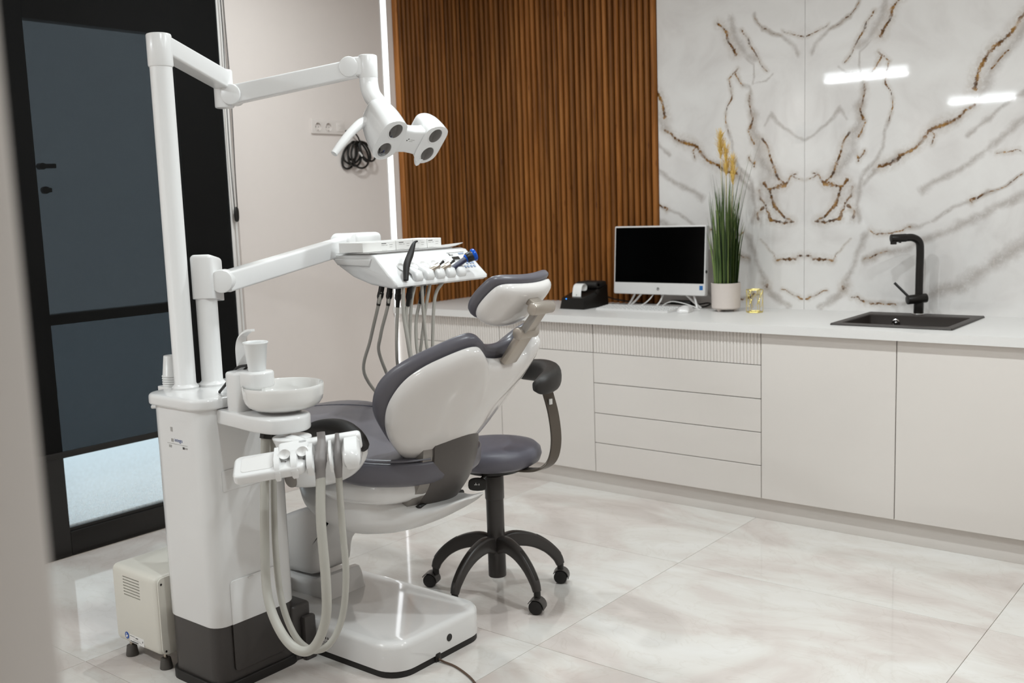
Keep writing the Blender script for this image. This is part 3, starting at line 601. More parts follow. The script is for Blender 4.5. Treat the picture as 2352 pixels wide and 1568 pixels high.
ms = MB().pillow([(-.03, -.05), (.03, -.05), (.033, 0), (.03, .05), (-.03, .05), (-.033, 0)], (0, 0), .032, .001, lambda a, b, n: (-2.545+a*.9-b*.25, 4.56+b+a*.25, ZT+.001+n), p=2.2).build('computer_mouse', 'pc_white')
tag(ms, 'white computer mouse beside the keyboard', 'mouse')
# cables behind the computer
def cable(name, pts, r, m_, label, group=None): return tag(MB().tube(pts, r, n=8).build(name, m_), label, 'cable', group)
z = ZT+.004
cable('power_cable', [(-3.104, 4.69, ZT+.05), (-3.085, 4.75, ZT+.03), (-3.0, 4.80, ZT+.012), (-2.9, 4.822, z), (-2.82, 4.818, z), (-2.765, 4.812, ZT+.012)], .004, 'black', 'black power cable running along the wall from the printer to the adapter')
cable('power_cable', [(-2.638, 4.812, ZT+.012), (-2.60, 4.81, ZT+.012), (-2.555, 4.812, ZT+.02), (-2.525, 4.79, ZT+.018), (-2.545, 4.765, ZT+.006), (-2.59, 4.775, z)], .004, 'black', 'black power cable curling from the adapter towards the plant pot')
cable('adapter_cable', [(-3.09, 4.71, z), (-3.06, 4.685, ZT+.012), (-3.035, 4.70, ZT+.005), (-3.05, 4.73, z), (-3.01, 4.755, z)], .003, 'black', 'short thin black cable curled beside the printer')
cable('data_cable', [(-2.80, 4.690, .982), (-2.82, 4.660, .945), (-2.86, 4.645, .918), (-2.93, 4.638, z), (-3.03, 4.645, z)], .003, 'cable_white', 'white cable curving down behind the keyboard towards the printer')
cable('data_cable', [(-2.745, 4.69, .980), (-2.76, 4.68, .94), (-2.775, 4.67, .918), (-2.77, 4.655, ZT+.005)], .0045, 'cable_white', 'short bundled white cable hanging at the middle of the computer')
cable('data_cable', [(-2.74, 4.645, ZT+.004), (-2.715, 4.65, .93), (-2.67, 4.648, .945), (-2.6, 4.643, .938), (-2.535, 4.638, .922), (-2.50, 4.632, ZT+.003), (-2.515, 4.605, ZT+.010)], .0025, 'cable_white', 'white mouse cable looping from the computer to the mouse')
tag(MB().box(-2.765, -2.64, 4.79, 4.834, ZT, ZT+.03, .006).build('power_adapter', 'black'), 'black power adapter block on the worktop behind the computer', 'adapter')

# potted grass
px, py = -2.372, 4.665
pt = thing('potted_grass', 'tall green grass with yellow plumes in a pale footed pot', 'plant', (px, py, ZT))
MB().lathe([(.0, .014), (.066, .014), (.071, .02), (.0725, .135), (.0735, .142), (.070, .143), (.0685, .132), (.0, .131)], (px, py, ZT), n=40).build('pot', 'pot', pt)
for a in (250, 10, 130):
    c = V(px+.045*math.cos(math.radians(a)), py+.045*math.sin(math.radians(a)), ZT); MB().cyl(c, c+V(0, 0, .016), .007, .013, n=12).build('foot', 'pot', pt)
MB().lathe([(.0, .0), (.0685, .0)], (px, py, ZT+.138), n=32).build('soil', 'soil', pt)
def blade(h, lean, az, r0, bend, w=.0045):
    b0 = V(px+r0*math.cos(az), py+r0*math.sin(az), ZT+.13); d = V(math.cos(az), math.sin(az), 0); R = []
    sd = V(-math.sin(az+.8), math.cos(az+.8), 0); K = 7
    for k in range(K+1):
        t = k/K; p_ = b0+V(0, 0, h*t)+d*(lean*t+bend*t**3); ww = w*(1-t**2.2)+.0003
        R.append([p_-sd*ww, p_+d*ww*.35, p_+sd*ww])
    return MB().rings(R, True, True)
for k in range(210):
    az = random.random()*2*PI; r0 = .058*math.sqrt(random.random()); h = random.uniform(.50, .62)-.20*(r0/.058)**1.5-(.1*random.random() if k % 3 else 0)
    blade(h, random.uniform(-.005, .03), az, r0, random.uniform(-.015, .03), random.uniform(.0022, .0048)).build('leaf', 'grass_leaf', pt, 0)
for h, lean, az, bend in ((.70, .10, .1, .06), (.66, .06, .25, .05), (.55, .05, 3.0, .02), (.58, .03, 1.2, .06)):
    blade(h, lean, az, .02, bend, .0025).build('leaf', 'grass_leaf', pt, 0)
for (x_, z0, z1, w_) in ((-2.392, 1.66, 1.80, .052), (-2.362, 1.575, 1.74, .048), (-2.325, 1.53, 1.68, .04)):
    st_ = MB().tube([(px+.3*(x_-px), py, ZT+.13), (px+.6*(x_-px), py, 1.3), (x_, py-.01, z0)], .0014, n=5).build('stem', 'bloom_pale', pt)
    b = MB()
    for k in range(220):
        t = random.random(); a = random.random()*2*PI; zz = z0+(z1-z0)*t*.8; e = w_*(1.0-.5*abs(t-.5))*random.uniform(.4, 1)
        p0 = V(x_, py-.01, zz); p1 = p0+V(e*math.cos(a)*.8, e*math.sin(a)*.8, random.uniform(.02, .05)); s_ = V(-math.sin(a), math.cos(a), 0)*.0016
        b.add([p0-s_, p0+s_, p1+s_*.4, p1-s_*.4], [(0, 1, 2, 3)])
    o = b.build('plume', 'bloom', pt, 0); o['kind'] = 'stuff'
# gold wire candle holder
gx, gy = -2.215, 4.66
gv = thing('candle_holder', 'small gold wire candle holder beside the potted grass', 'holder', (gx, gy, ZT))
hx = [V(gx+.04*math.cos(PI/3*k+.3), gy+.04*math.sin(PI/3*k+.3), 0) for k in range(6)]
b = MB(); b2 = MB(); b3 = MB()
for k in range(6):
    p_, q_ = hx[k], hx[(k+1) % 6]; lo, hi = ZT+.004, ZT+.112
    b.cyl(p_+V(0, 0, lo), q_+V(0, 0, lo), .0018, n=6).cyl(p_+V(0, 0, hi), q_+V(0, 0, hi), .0018, n=6)
    b2.cyl(p_+V(0, 0, lo), p_+V(0, 0, hi), .0014, n=6)
    m_ = (p_+q_)/2; b3.cyl(p_+V(0, 0, hi), m_+V(0, 0, hi-.035), .0011, n=6).cyl(q_+V(0, 0, hi), m_+V(0, 0, hi-.035), .0011, n=6).cyl(p_+V(0, 0, hi-.05), m_+V(0, 0, hi-.085), .0011, n=6).cyl(m_+V(0, 0, hi-.035), p_+V(0, 0, hi-.07), .0011, n=6)
b.build('rims', 'gold', gv); b2.build('wires', 'gold', gv); b3.build('lattice', 'gold', gv)
MB().prism([(p.x, p.y) for p in hx], ZT, ZT+.004).build('base_plate', 'gold', gv)

# ------------------------------------------------------------------ wall socket and cable on the left wall
def cut(o, b):
    """boolean difference of part o with the shapes in b, applied"""
    c = b.build('cutter', 'socket'); m_ = o.modifiers.new('cut', 'BOOLEAN'); m_.object = c; m_.operation = 'DIFFERENCE'; m_.solver = 'EXACT'
    dg = bpy.context.evaluated_depsgraph_get(); dg.update(); me = bpy.data.meshes.new_from_object(o.evaluated_get(dg)); o.modifiers.clear(); o.data = me
    me.materials.clear(); me.materials.append(MATS[o['_m']]); del o['_m']
    for p_ in me.polygons: p_.use_smooth = max(abs(c) for c in p_.normal) < .999
    me.set_sharp_from_angle(angle=math.radians(35)); bpy.data.objects.remove(c)
def socket_plate(so):
    o = MB().prism(rrect(3.661, 3.897, 1.880, 1.958, .006), -.001, .010, 0, .003, fn=lambda y, z, d: (XW+d, y, z)).build('plate', 'socket', so); o['_m'] = 'socket'
    b = MB()
    for yc in (3.706, 3.779): b.cyl((XW+.0012, yc, 1.917), (XW+.02, yc, 1.917), .0205, n=28)
    cut(o, b)
so = thing('wall_socket', 'white triple wall socket plate on the window wall', 'socket', (XW, 3.78, 1.92))
socket_plate(so)
for yc in (3.706, 3.779):
    MB().lathe([(.0, -.0085), (.0195, -.0085), (.0205, .0010), (.0215, .0018), (.024, .0018), (.0245, .0002)], (XW+.010, yc, 1.917), (1, 0, 0), n=28).build('outlet', 'socket', so)
    b = MB()
    for d in (-.0095, .0095): b.cyl((XW+.001, yc+d, 1.917), (XW+.0022, yc+d, 1.917), .0027, n=10)  # dark discs stand in for the shade inside the pin openings
    b.build('pin_hole_shade', 'ink', so); MB().box(XW+.002, XW+.0105, yc-.003, yc+.003, 1.9335, 1.937).box(XW+.002, XW+.0105, yc-.003, yc+.003, 1.897, 1.9005).build('earth_clips', 'steel', so)
MB().box(XW+.009, XW+.012, 3.835, 3.885, 1.895, 1.942, .001).build('data_port', 'socket', so)
MB().box(XW+.0115, XW+.0128, 3.842, 3.878, 1.927, 1.932).box(XW+.0115, XW+.0128, 3.858, 3.864, 1.913, 1.918).build('port_detail', 'socket', so)
co = thing('coiled_cable', 'black cable tied in a coil hanging from the wall socket', 'cable', (XW+.03, 3.99, 1.72))
b = MB(); b.tube([(XW+.014, 3.895, 1.90), (XW+.03, 3.93, 1.90), (XW+.03, 3.965, 1.875), (XW+.03, 3.985, 1.84)], .0045, n=8)
for k in range(7):
    w_ = .055+.02*math.sin(k*2.1); h_ = .062+.012*math.cos(k*1.7); yc = 3.955+.018*math.sin(k*1.3+1); zc = 1.845-h_; ph = .05*(k-3)
    pts = [(XW+.012+.006*k, yc+w_*math.sin(a)*(.55+.45*abs(math.sin(a/2)))+ph*math.sin(a/2)*.5, zc+h_*math.cos(a)) for a in np.linspace(0, 2*PI, 15)]
    b.tube(pts, .0058, n=8, smooth=3)
b.build('loops', 'black', co)
MB().bar((XW+.042, 3.965, 1.835), (XW+.046, 3.968, 1.79), .016, .012, bev=.002).build('plug', 'black_soft', co)
MB().cyl((XW+.05, 3.955, 1.785), (XW+.05, 3.975, 1.765), .005).build('clip', 'cable_white', co)

# ------------------------------------------------------------------ treatment tower
tw = thing('treatment_tower', 'tall white treatment tower with charcoal foot beside the dental chair', 'dental unit', (-2.74, 1.9, 0))
TO = rrect(-2.878, -2.60, 1.742, 2.06, [.05, .05, .05, .06], 6)
MB().prism(TO, .21, .897, .004, 0).build('body', 'gloss_white', tw)
MB().prism(offset(TO, .004), .028, .212).build('foot', 'charcoal', tw)
MB().prism(offset(TO, -.006), 0, .03, 0, .004).build('kick_plate', 'black_soft', tw)
MB().box(-2.87, -2.60, 2.03, 2.108, 0, .19, .012, 3).build('connection_box', 'charcoal', tw)
MB().box(-2.60, -2.575, 2.06, 2.108, 0, .15, .008).build('box_lid', 'charcoal', tw)
MB().prism(rrect(-2.892, -2.585, 1.728, 2.075, [.07, .06, .05, .06], 7), .893, .928, .008, .012, 4).build('cap', 'gloss_white', tw)
fx = lambda y, z, d: (-2.60+d, y, z)
dp = MB().prism(rrect(1.7995, 1.9905, .212, .3505, [.001, .013, .013, .001]), 0, .004, 0, .001, fn=fx).build('service_door', 'gloss_white', tw)
MB().prism(rrect(1.7995, 1.9905, .0595, .212, [.013, .001, .001, .013]), 0, .004, 0, .001, fn=fx).build('service_door', 'charcoal', tw)
MB().box(-2.597, -2.592, 1.865, 1.885, .343, .348, .001).build('door_catch', 'satin_white', dp)
MB().prism(rrect(1.80, 2.02, .634, .700, .006), 0, .0025, 0, .001, fn=fx).build('cover_panel', 'gloss_white', tw)
# printed label on the camera-side face (code left out)
y_ = 1.742
text('label_word', 'intego', .017, (-2.745, y_-.0006, .787), (1, 0, 0), (0, 0, 1), 'ink_blue', tw)
marks('label_print', (-2.785, y_, .765), (1, 0, 0), (0, 0, 1), [(0, .105, .0135, .0148, 0), (.008, .022, .001, .009, 0), (.080, .090, .002, .009, 1), (.091, .105, .003, .008, 0), (.022, .034, .020, .030, 0), (.022, .033, .052, .066, 0)], ['ink_light', 'ink'], tw)
MB().tube([(-2.88, 1.83, .84), (-2.898, 1.80, .80), (-2.90, 1.795, .62), (-2.893, 1.81, .46), (-2.88, 1.84, .42)], .004, n=8).tube([(-2.88, 1.85, .85), (-2.905, 1.815, .78), (-2.908, 1.81, .6), (-2.895, 1.84, .42)], .003, n=8).build('side_tube', 'hose_pale', tw)
MB().cyl((-2.885, 1.80, .872), (-2.925, 1.785, .870), .006).box(-2.893, -2.876, 1.79, 1.82, .80, .90, .004).build('cup_lever', 'satin_white', tw)
# arm that carries the spittoon bowl
ao = [(-2.62, 1.80), (-2.40, 1.775), (-2.32, 1.785), (-2.285, 1.835), (-2.285, 1.885), (-2.325, 1.925), (-2.42, 1.94), (-2.62, 1.94)]
MB().prism([tuple(q) for q in cr(ao[1:-1], 5)]+[ao[-1], ao[0]], .846, .892, .008, .008).build('spittoon_arm', 'gloss_white', tw)
bc = (-2.398, 1.893)
MB().lathe([(.0, .899), (.065, .899), (.09, .903), (.105, .912), (.113, .924), (.117, .940), (.1185, .960), (.1185, .968), (.117, .971), (.1145, .968), (.113, .945), (.106, .929), (.09, .916), (.05, .911), (.0, .909)], (bc[0], bc[1], 0), n=64).build('spittoon_bowl', 'ceramic', tw, 70)
MB().cyl((bc[0], bc[1], .888), (bc[0], bc[1], .900), .05).build('bowl_seat', 'gloss_white', tw)
MB().prism(rrect(-2.565, -2.49, 1.80, 1.90, [.02, .02, .03, .03]), .886, 1.008, .006, .008).prism(rrect(-2.53, -2.418, 1.812, 1.90, [.035, .04, .02, .02]), .962, 1.010, .008, .006).build('cup_stand', 'gloss_white', tw)
fl = MB().strip([(-2.546, 1.862, 1.0), (-2.549, 1.863, 1.07), (-2.538, 1.864, 1.105), (-2.51, 1.866, 1.125), (-2.488, 1.866, 1.129)], [.03, .03, .026, .02, .012], .007, (.62, .78, 0)).build('cup_filler', 'arm_white', tw)
MB().tube([(-2.51, 1.856, 1.024), (-2.556, 1.85, 1.012), (-2.60, 1.842, .965), (-2.652, 1.85, .931)], .0045, n=6).tube([(-2.51, 1.866, 1.024), (-2.55, 1.866, 1.0), (-2.59, 1.868, .955), (-2.63, 1.872, .93)], .004, n=6).build('wire', 'black', tw)
# suction hose holder
A = V(-2.318, 1.672, .772); B_ = V(-2.095, 1.905, .806); ex = (B_-A).normalized(); ey = V(.7, -.65, -.32); ey = (ey-ex*ey.dot(ex)).normalized(); ez = ex.cross(ey)*-1
if ez.z < 0: ez = -ez
def hl(a, b, c): return A+ex*a+ey*b+ez*c
Lh = (B_-A).length
MB().prism(rrect(-.022, .175, -.052, .056, .022), -.016, .014, .008, .008, 4, fn=hl).build('holder_tray', 'gloss_white', tw)
MB().prism(rrect(.0, .088, -.036, .038, .012), .0135, .0150, fn=hl).build('tray_raised_plate', 'satin_white', tw)  # thin raised plate added to stand in for a sunken tray floor
MB().prism(rrect(.10, .19, -.065, -.002, .012), -.02, .03, .008, .010, 4, fn=hl).prism(rrect(.15, Lh+.008, -.068, -.034, .012), -.02, .03, .008, .010, 4, fn=hl).build('holder_body', 'gloss_white', tw)
for k, (a0, a1) in enumerate(((.088, .110), (.133, .158), (.176, .200), (.2395, .2505), (.2775, .327))):
    R = []
    for b_, s_, zt in ((-.045, 1, .026), (-.02, 1, .028), (.02, 1, .030), (.045, .92, .022), (.058, .7, .006)):
        c_ = (a0+a1)/2; h_ = (a1-a0)/2*s_
        R.append([hl(c_+x*h_, b_, z_) for x, z_ in ((-1, -.014), (-1, zt*.5), (-.7, zt), (.7, zt), (1, zt*.5), (1, -.014), (.7, -.02), (-.7, -.02))])
    MB().rings(R).build('hose_rest', 'gloss_white', tw, 50)
for a_ in (.121, .170):
    MB().lathe([(.0, -.006), (.012, -.002), (.016, .003)], hl(a_, .005, .0285), tuple(ez+ey*.5), n=20).build('socket_cup', 'satin_white', tw)
    MB().cyl(hl(a_, .018, .012), hl(a_, .0205, .013), .003, n=10).build('sensor', 'ink', tw)
MB().cyl((-2.302, 1.838, .818), (-2.302, 1.838, .836), .052, .056, n=36, bev=.004).cyl((-2.302, 1.838, .80), (-2.302, 1.838, .82), .045, .05, n=36).build('swivel', 'gloss_white', tw)
MB().tube([(-2.31, 1.832, .812), (-2.262, 1.825, .808), (-2.215, 1.84, .80)], [.03, .034, .028], n=16).build('swivel_neck', 'gloss_white', tw)
MB().cyl((-2.433, 1.85, .833), (-2.433, 1.845, .812), .018, n=16).cyl((-2.437, 1.88, .833), (-2.437, 1.876, .812), .014, n=16).build('hose_port', 'black', tw)
def suction(name, label, tip, path, rt, rh):
    t = thing(name, label, 'hose', path[-1])
    MB().tube(tip, rt, n=16, cap=False).build('tip', 'tip_grey', t)
    P0, P1 = Vector(tip[0]), Vector(tip[1]); d = (P0-P1).normalized()
    MB().lathe([(rt[0], 0), (rt[0]*.74, .0004), (rt[0]*.72, -.03), (.0, -.03)], P0, tuple(d), n=16).build('mouth', 'tip_grey', t)
    MB().tube(path, rh, n=14, smooth=8).build('hose', 'hose_pale', t)
    return t
suction('suction_hose', 'thick pale suction hose with grey tip hanging in a long loop', [(-2.176, 1.838, .862), (-2.170, 1.834, .840), (-2.158, 1.82, .815), (-2.150, 1.808, .79), (-2.146, 1.803, .765), (-2.144, 1.80, .735)], [(-2.144, 1.801, .745), (-2.124, 1.776, .628), (-2.103, 1.763, .474), (-2.112, 1.762, .36), (-2.147, 1.745, .276), (-2.197, 1.728, .26), (-2.269, 1.728, .296), (-2.335, 1.741, .381), (-2.374, 1.772, .52), (-2.409, 1.814, .7), (-2.433, 1.845, .822)], [.0115, .0115, .015, .019, .0145, .0135], .0135)
suction('suction_hose', 'thin pale suction hose with narrow grey tip looping beside the thick one', [(-2.157, 1.880, .852), (-2.150, 1.873, .832), (-2.136, 1.860, .80), (-2.131, 1.854, .77), (-2.131, 1.855, .735)], [(-2.131, 1.855, .745), (-2.129, 1.855, .605), (-2.119, 1.85, .456), (-2.136, 1.84, .327), (-2.161, 1.808, .255), (-2.214, 1.788, .234), (-2.278, 1.78, .269), (-2.337, 1.788, .364), (-2.374, 1.809, .509), (-2.413, 1.848, .691), (-2.437, 1.876, .815)], [.006, .007, .011, .013, .0095], .0095)
# cups
def cup_mesh():
    pr = [(.0, .0), (.0205, .0), (.0215, .002), (.0285, .076), (.031, .0785), (.0315, .081), (.0305, .083), (.0285, .081), (.0280, .076), (.0208, .0015), (.0, .0012)]
    return MB().lathe(pr, (0, 0, 0), n=36).mesh('cup', 40)
cm = cup_mesh(); cm.materials.append(MATS['cup'])
o = link('plastic_cup', cm); o.location = (-2.474, 1.862, 1.0095); o.scale = (1.2, 1.2, 1.04); tag(o, 'single translucent white plastic cup standing under the cup filler', 'cup')
MB().prism(rrect(-2.958, -2.882, 1.826, 1.90, .012), .912, .9282, .003, .002).build('cup_shelf', 'gloss_white', tw)
for k in range(5):
    o = link('plastic_cup', cm); o.rotation_euler = (PI, 0, 0); o.location = (-2.921, 1.862, .928+.083*.82+k*.0076); o.scale = (1, 1, .82)
    tag(o, 'white plastic cup in the upside-down stack on the tower cap', 'cup', 'stacked upside-down cups')

# ------------------------------------------------------------------ operating lamp on the tall pole
lp = thing('operating_lamp', 'white operating lamp with two lens heads on a tall jointed pole', 'dental lamp', (-2.83, 1.85, .928))
q = (-2.83, 1.85)
MB().lathe([(.041, .926), (.042, .934), (.036, .940), (.0335, .945), (.0335, 1.93)], (q[0], q[1], 0), n=40, cap1=True).build('pole', 'arm_white', lp)
MB().cyl((q[0], q[1], 1.922), (q[0], q[1], 2.022), .0375, n=40, bev=.006).build('pole_cap', 'arm_white', lp)
def taper_arm(p0, p1, w0, h0, w1, h1, up=(0, 0, 1), n=6, r=.13):
    p0 = Vector(p0); p1 = Vector(p1); z = (p1-p0).normalized(); x = Vector(up).cross(z).normalized(); y = z.cross(x); R = []
    for k in range(n+1):
        t = k/n; w = w0+(w1-w0)*t; h = h0+(h1-h0)*t; rr = min(w, h)*r
        R.append([p0+(p1-p0)*t+x*a+y*b for a, b in rrect(-w/2, w/2, -h/2, h/2, rr, 4)])
    return MB().rings(R)
E1 = V(-3.152, 2.309, 1.92)
taper_arm((q[0], q[1], 1.990), (E1.x, E1.y, 1.948), .058, .058, .058, .066).build('upper_arm', 'arm_white', lp)
MB().cyl((E1.x, E1.y, 1.85), (E1.x, E1.y, 1.985), .034, n=28, bev=.006).build('elbow', 'arm_white', lp)
E2 = V(-2.711, 2.604, 1.965)
dirv = (E2-E1); side = V(dirv.y, -dirv.x, 0).normalized()
MB().cyl(V(E1.x, E1.y, 1.892)+side*.036+dirv.normalized()*.035, V(E1.x, E1.y, 1.892)-side*.036+dirv.normalized()*.035, .037, n=28, bev=.006).build('spring_joint', 'arm_white', lp)
S0 = V(E1.x, E1.y, 1.892)+dirv.normalized()*.03
taper_arm(S0, (-2.748, 2.582, 1.968), .055, .066, .055, .062).build('spring_arm', 'arm_white', lp)
MB().cyl(V(-2.765, 2.571, 1.972)+side*.033, V(-2.765, 2.571, 1.972)-side*.033, .036, n=28, bev=.006).build('spring_joint', 'arm_white', lp)
MB().cyl((E2.x, E2.y, 1.928), (E2.x, E2.y, 2.012), .034, n=32, bev=.006).bar((-2.765, 2.571, 1.972), (E2.x, E2.y, 1.974), .06, .066, bev=.012).build('head_joint', 'arm_white', lp)
MB().tube([(E2.x, E2.y, 1.935), (-2.708, 2.603, 1.905), (-2.693, 2.599, 1.872), (-2.668, 2.602, 1.838), (-2.645, 2.606, 1.80), (-2.63, 2.606, 1.77)], [.033, .033, .032, .033, .038, .045], n=24).build('neck', 'arm_white', lp)
# lamp head frame: e1 along the bridge, b down the face, n out of the lenses
e1 = V(.0, 1, -.045).normalized(); nn = V(.77, 0, -.63); nn = (nn-e1*nn.dot(e1)).normalized(); bb = e1.cross(nn); bb = bb if bb.z < 0 else -bb
F1 = V(-2.60, 2.584, 1.708); F2 = V(-2.60, 2.794, 1.698)
def podmap(F, k=1.0): return lambda a, b, n: F+e1*(a*(1+n*2.0*k))+bb*(b*(1+n*1.2*k)-(-n)*.25)+nn*n
pod = [(-.05, -.058), (0, -.08), (.05, -.062), (.057, 0), (.05, .058), (0, .083), (-.05, .058), (-.057, 0)]
h1 = MB().pillow(pod, (0, 0), .002, .15, podmap(F1, .2), p=2.7, nr=12).build('lamp_pod', 'gloss_white', lp)
h2 = MB().pillow(pod, (0, 0), .002, .115, podmap(F2, .9), p=2.5, nr=12).build('lamp_pod', 'gloss_white', lp)
for F, hh in ((F1, h1), (F2, h2)):
    for s in (-1, 1):
        c = F+bb*(.0385*s)+nn*.0015+e1*(-.004*s if F is F1 else .004*s)
        ln = MB().lathe([(.0, .0022), (.013, .002), (.025, .0012), (.0295, 0)], c, tuple(nn), n=32).build('lens', 'lens', hh)
        MB().lathe([(.0295, -.001), (.0295, .0012), (.032, .0012), (.0325, -.001)], c, tuple(nn), n=32).build('lens_ring', 'satin_white', hh)
R = [[F1+e1*t+bb*a+nn*b_ for a, b_ in rrect(-.05*w_, .055*w_, -.05, -.003, .012, 4)] for t, w_ in ((.02, 1.1), (.07, .95), (.105, .9), (.14, .95), (.19, 1.1))]
br = MB().rings(R).build('bridge', 'gloss_white', lp)
MB().lathe([(.017, 0), (.015, .012), (.008, .028), (.0, .034)], F2+bb*.066+e1*-.012-nn*.012, tuple(bb+nn*.25), n=20).build('knob', 'gloss_white', lp)
MB().tube([(-2.668, 2.565, 1.775), (-2.682, 2.535, 1.772), (-2.687, 2.49, 1.742), (-2.692, 2.444, 1.700), (-2.696, 2.409, 1.664)], [.022, .018, .0155, .0145, .012], n=18).build('handle', 'arm_white', lp)
mb_ = F1+e1*.088-bb*.004-nn*.0036
marks('emblem', mb_, tuple(e1), tuple(-bb), [(.0, .006, .004, .009, 0), (-.006, 0, -.002, .003, 0), (.012, .034, .003, .0055, 1), (.008, .026, -.003, -.0008, 1)], ['ink', 'ink_light'], lp)

# ------------------------------------------------------------------ instrument delivery unit
du = thing('instrument_unit', 'white instrument console on a jointed arm from the short pole', 'dental unit', (-2.80, 1.93, .928))
p2 = (-2.80, 1.93)
MB().lathe([(.042, .926), (.043, .935), (.037, .941), (.0335, .946), (.0335, 1.21)], (p2[0], p2[1], 0), n=40, cap1=True).build('pole', 'arm_white', du)
MB().prism(rrect(-.037, .037, -.037, .085, .018, 5), 1.205, 1.345, .002, .014, 4, fn=lambda x, y, z: (p2[0]-.0+x*.78-y*.6, p2[1]+x*.6+y*.78, z-.012*(y/.08))).build('pole_head', 'arm_white', du)
MB().cyl((-2.738, 1.945, 1.262), (-2.768, 1.985, 1.262), .037, n=28, bev=.005).build('arm_joint', 'arm_white', du)
taper_arm((-2.755, 1.968, 1.258), (-2.89, 2.63, 1.345), .058, .064, .058, .064).build('spring_arm', 'arm_white', du)
MB().cyl((-2.845, 2.625, 1.347), (-2.935, 2.605, 1.347), .040, n=28, bev=.006).build('arm_joint', 'arm_white', du)
MB().box(-2.94, -2.838, 2.62, 2.76, 1.298, 1.386, .02, 4).build('arm_head', 'arm_white', du)
# console body: profile in XZ, swept along Y
prof = [(-2.865, 1.312), (-2.66, 1.314), (-2.635, 1.308), (-2.57, 1.245), (-2.532, 1.212), (-2.532, 1.200), (-2.548, 1.193), (-2.66, 1.206), (-2.75, 1.232), (-2.82, 1.268), (-2.862, 1.300)]
prof = [tuple(x) for x in offset([tuple(v) for v in prof], -.0)]
CY0, CY1 = 2.515, 3.01
MB().prism(prof, CY0, CY1, .008, .012, 3, fn=lambda x, z, y: (x, y, z)).build('console_body', 'gloss_white', du, 50)
MB().prism(rrect(-2.855, -2.655, 2.535, 2.96, .02), 1.311, 1.3165, 0, .002).build('tray_top', 'satin_white', du)
sl = [(-2.845, 1.300), (-2.665, 1.300), (-2.64, 1.275), (-2.835, 1.275)]
MB().prism([(-2.85, 1.298), (-2.825, 1.274), (-2.66, 1.27), (-2.648, 1.298)], CY0-.006, CY0+.03, .006, 0, fn=lambda x, z, y: (x, y, z)).build('side_drawer', 'satin_white', du)
# front slope frame for slots and keypad
s0 = V(-2.635, 0, 1.308); s1 = V(-2.54, 0, 1.217); sd_ = (s1-s0).normalized(); sn = V(-sd_.z, 0, sd_.x); sn = sn if sn.x > 0 else -sn
def fr(y, s, n): return V(0, y, 0)+s0+sd_*s+sn*n
for k, y in enumerate((2.60, 2.658, 2.716, 2.774, 2.832)):
    R = []
    for s, n_, h_ in ((.055, .0, .006), (.085, .012, .016), (.115, .022, .021), (.135, .012, .0215), (.140, -.008, .020)):
        R.append([fr(y+.0295+a*h_, s+c*.4, n_+c) for a, c in ((-1, -.012), (-1, .0), (-.75, .005), (.75, .005), (1, .0), (1, -.012))])
    if k < 5: MB().rings(R).build('instrument_rest', 'gloss_white', du, 50)
    MB().lathe([(.0, -.004), (.014, -.001), (.019, .0025), (.0205, .0005)], fr(y, .066, .001), tuple(sn), n=22).build('rest_cup', 'satin_white', du)
kp = [(0.0, .098, .006, .0072, 0), (.006, .009, -.008, .002, 1), (.012, .026, -.007, -.003, 0), (.010, .048, -.030, -.016, 1), (.012, .015, -.037, -.034, 0), (.022, .025, -.037, -.034, 0), (.034, .037, -.037, -.034, 0)]
kp += [(x, x+.010, -.058, -.048, 2) for x in (.010, .028, .062, .080, .095)]+[(x, x+.010, -.076, -.066, 2) for x in (.018, .036, .054, .072, .090)]
kp += [(.06, .09, -.004, .001, 2)]
marks('keypad', fr(2.878, .022, .0015), (0, 1, 0), tuple(-sd_), kp, ['ink_light', 'lcd', 'icon_blue'], du)
ins = [ # (y, label, parts)
 (2.60, 'black curved air syringe standing in the first rest of the console'), (2.716, 'short silver handpiece coupling in the middle rest of the console'), (2.774, 'silver handpiece coupling between the middle rest and the blue tipped one'), (2.832, 'dark blue handpiece with bright blue ring in the last rest of the console')]
t = thing('air_syringe', ins[0][1], 'instrument', (-2.56, 2.60, 1.22))
MB().tube([(-2.530, 2.560, 1.222), (-2.545, 2.582, 1.271), (-2.555, 2.613, 1.307), (-2.560, 2.635, 1.338), (-2.560, 2.645, 1.350), (-2.553, 2.652, 1.354)], [.009, .0125, .012, .008, .0045, .003], n=14).build('body', 'black_soft', t)
for y, lb in ((2.716, ins[1][1]), (2.774, ins[2][1])):
    t = thing('handpiece', lb, 'instrument', (-2.55, y, 1.22)); a0 = fr(y, .10, .012); a1 = a0+V(.012, .030, .014)
    MB().cyl(a0-V(.004, .012, .006), a1, .0105, .0115, n=18, bev=.001).build('sleeve', 'steel', t)
    MB().cyl(a1, a1+V(.006, .016, .011), .004, n=12).cyl(a1+V(.004, .012, .008), a1+V(.007, .019, .0135), .005, n=12).build('nipple', 'dark_metal', t)
t = thing('blue_handpiece', ins[3][1], 'instrument', (-2.55, 2.832, 1.22)); a0 = fr(2.832, .105, .014); a1 = a0+V(.016, .062, .034)
MB().cyl(a0-V(.004, .012, .006), a1, .010, .011, n=18).build('sleeve', 'navy', t)
dv = V(.03, .05, .022).normalized()
MB().cyl(a1-dv*.004, a1+dv*.026, .0185, .021, n=24, bev=.002).build('head', 'black', t)
MB().lathe([(.0205, 0), (.0235, .004), (.024, .012), (.021, .015), (.017, .012), (.017, .004)], a1+dv*.020, tuple(dv), n=28).build('ring', 'blue_tip', t)
MB().cyl(a1-dv*.010, a1-dv*.003, .013, .016, n=20).build('collar', 'blue_tip', t)
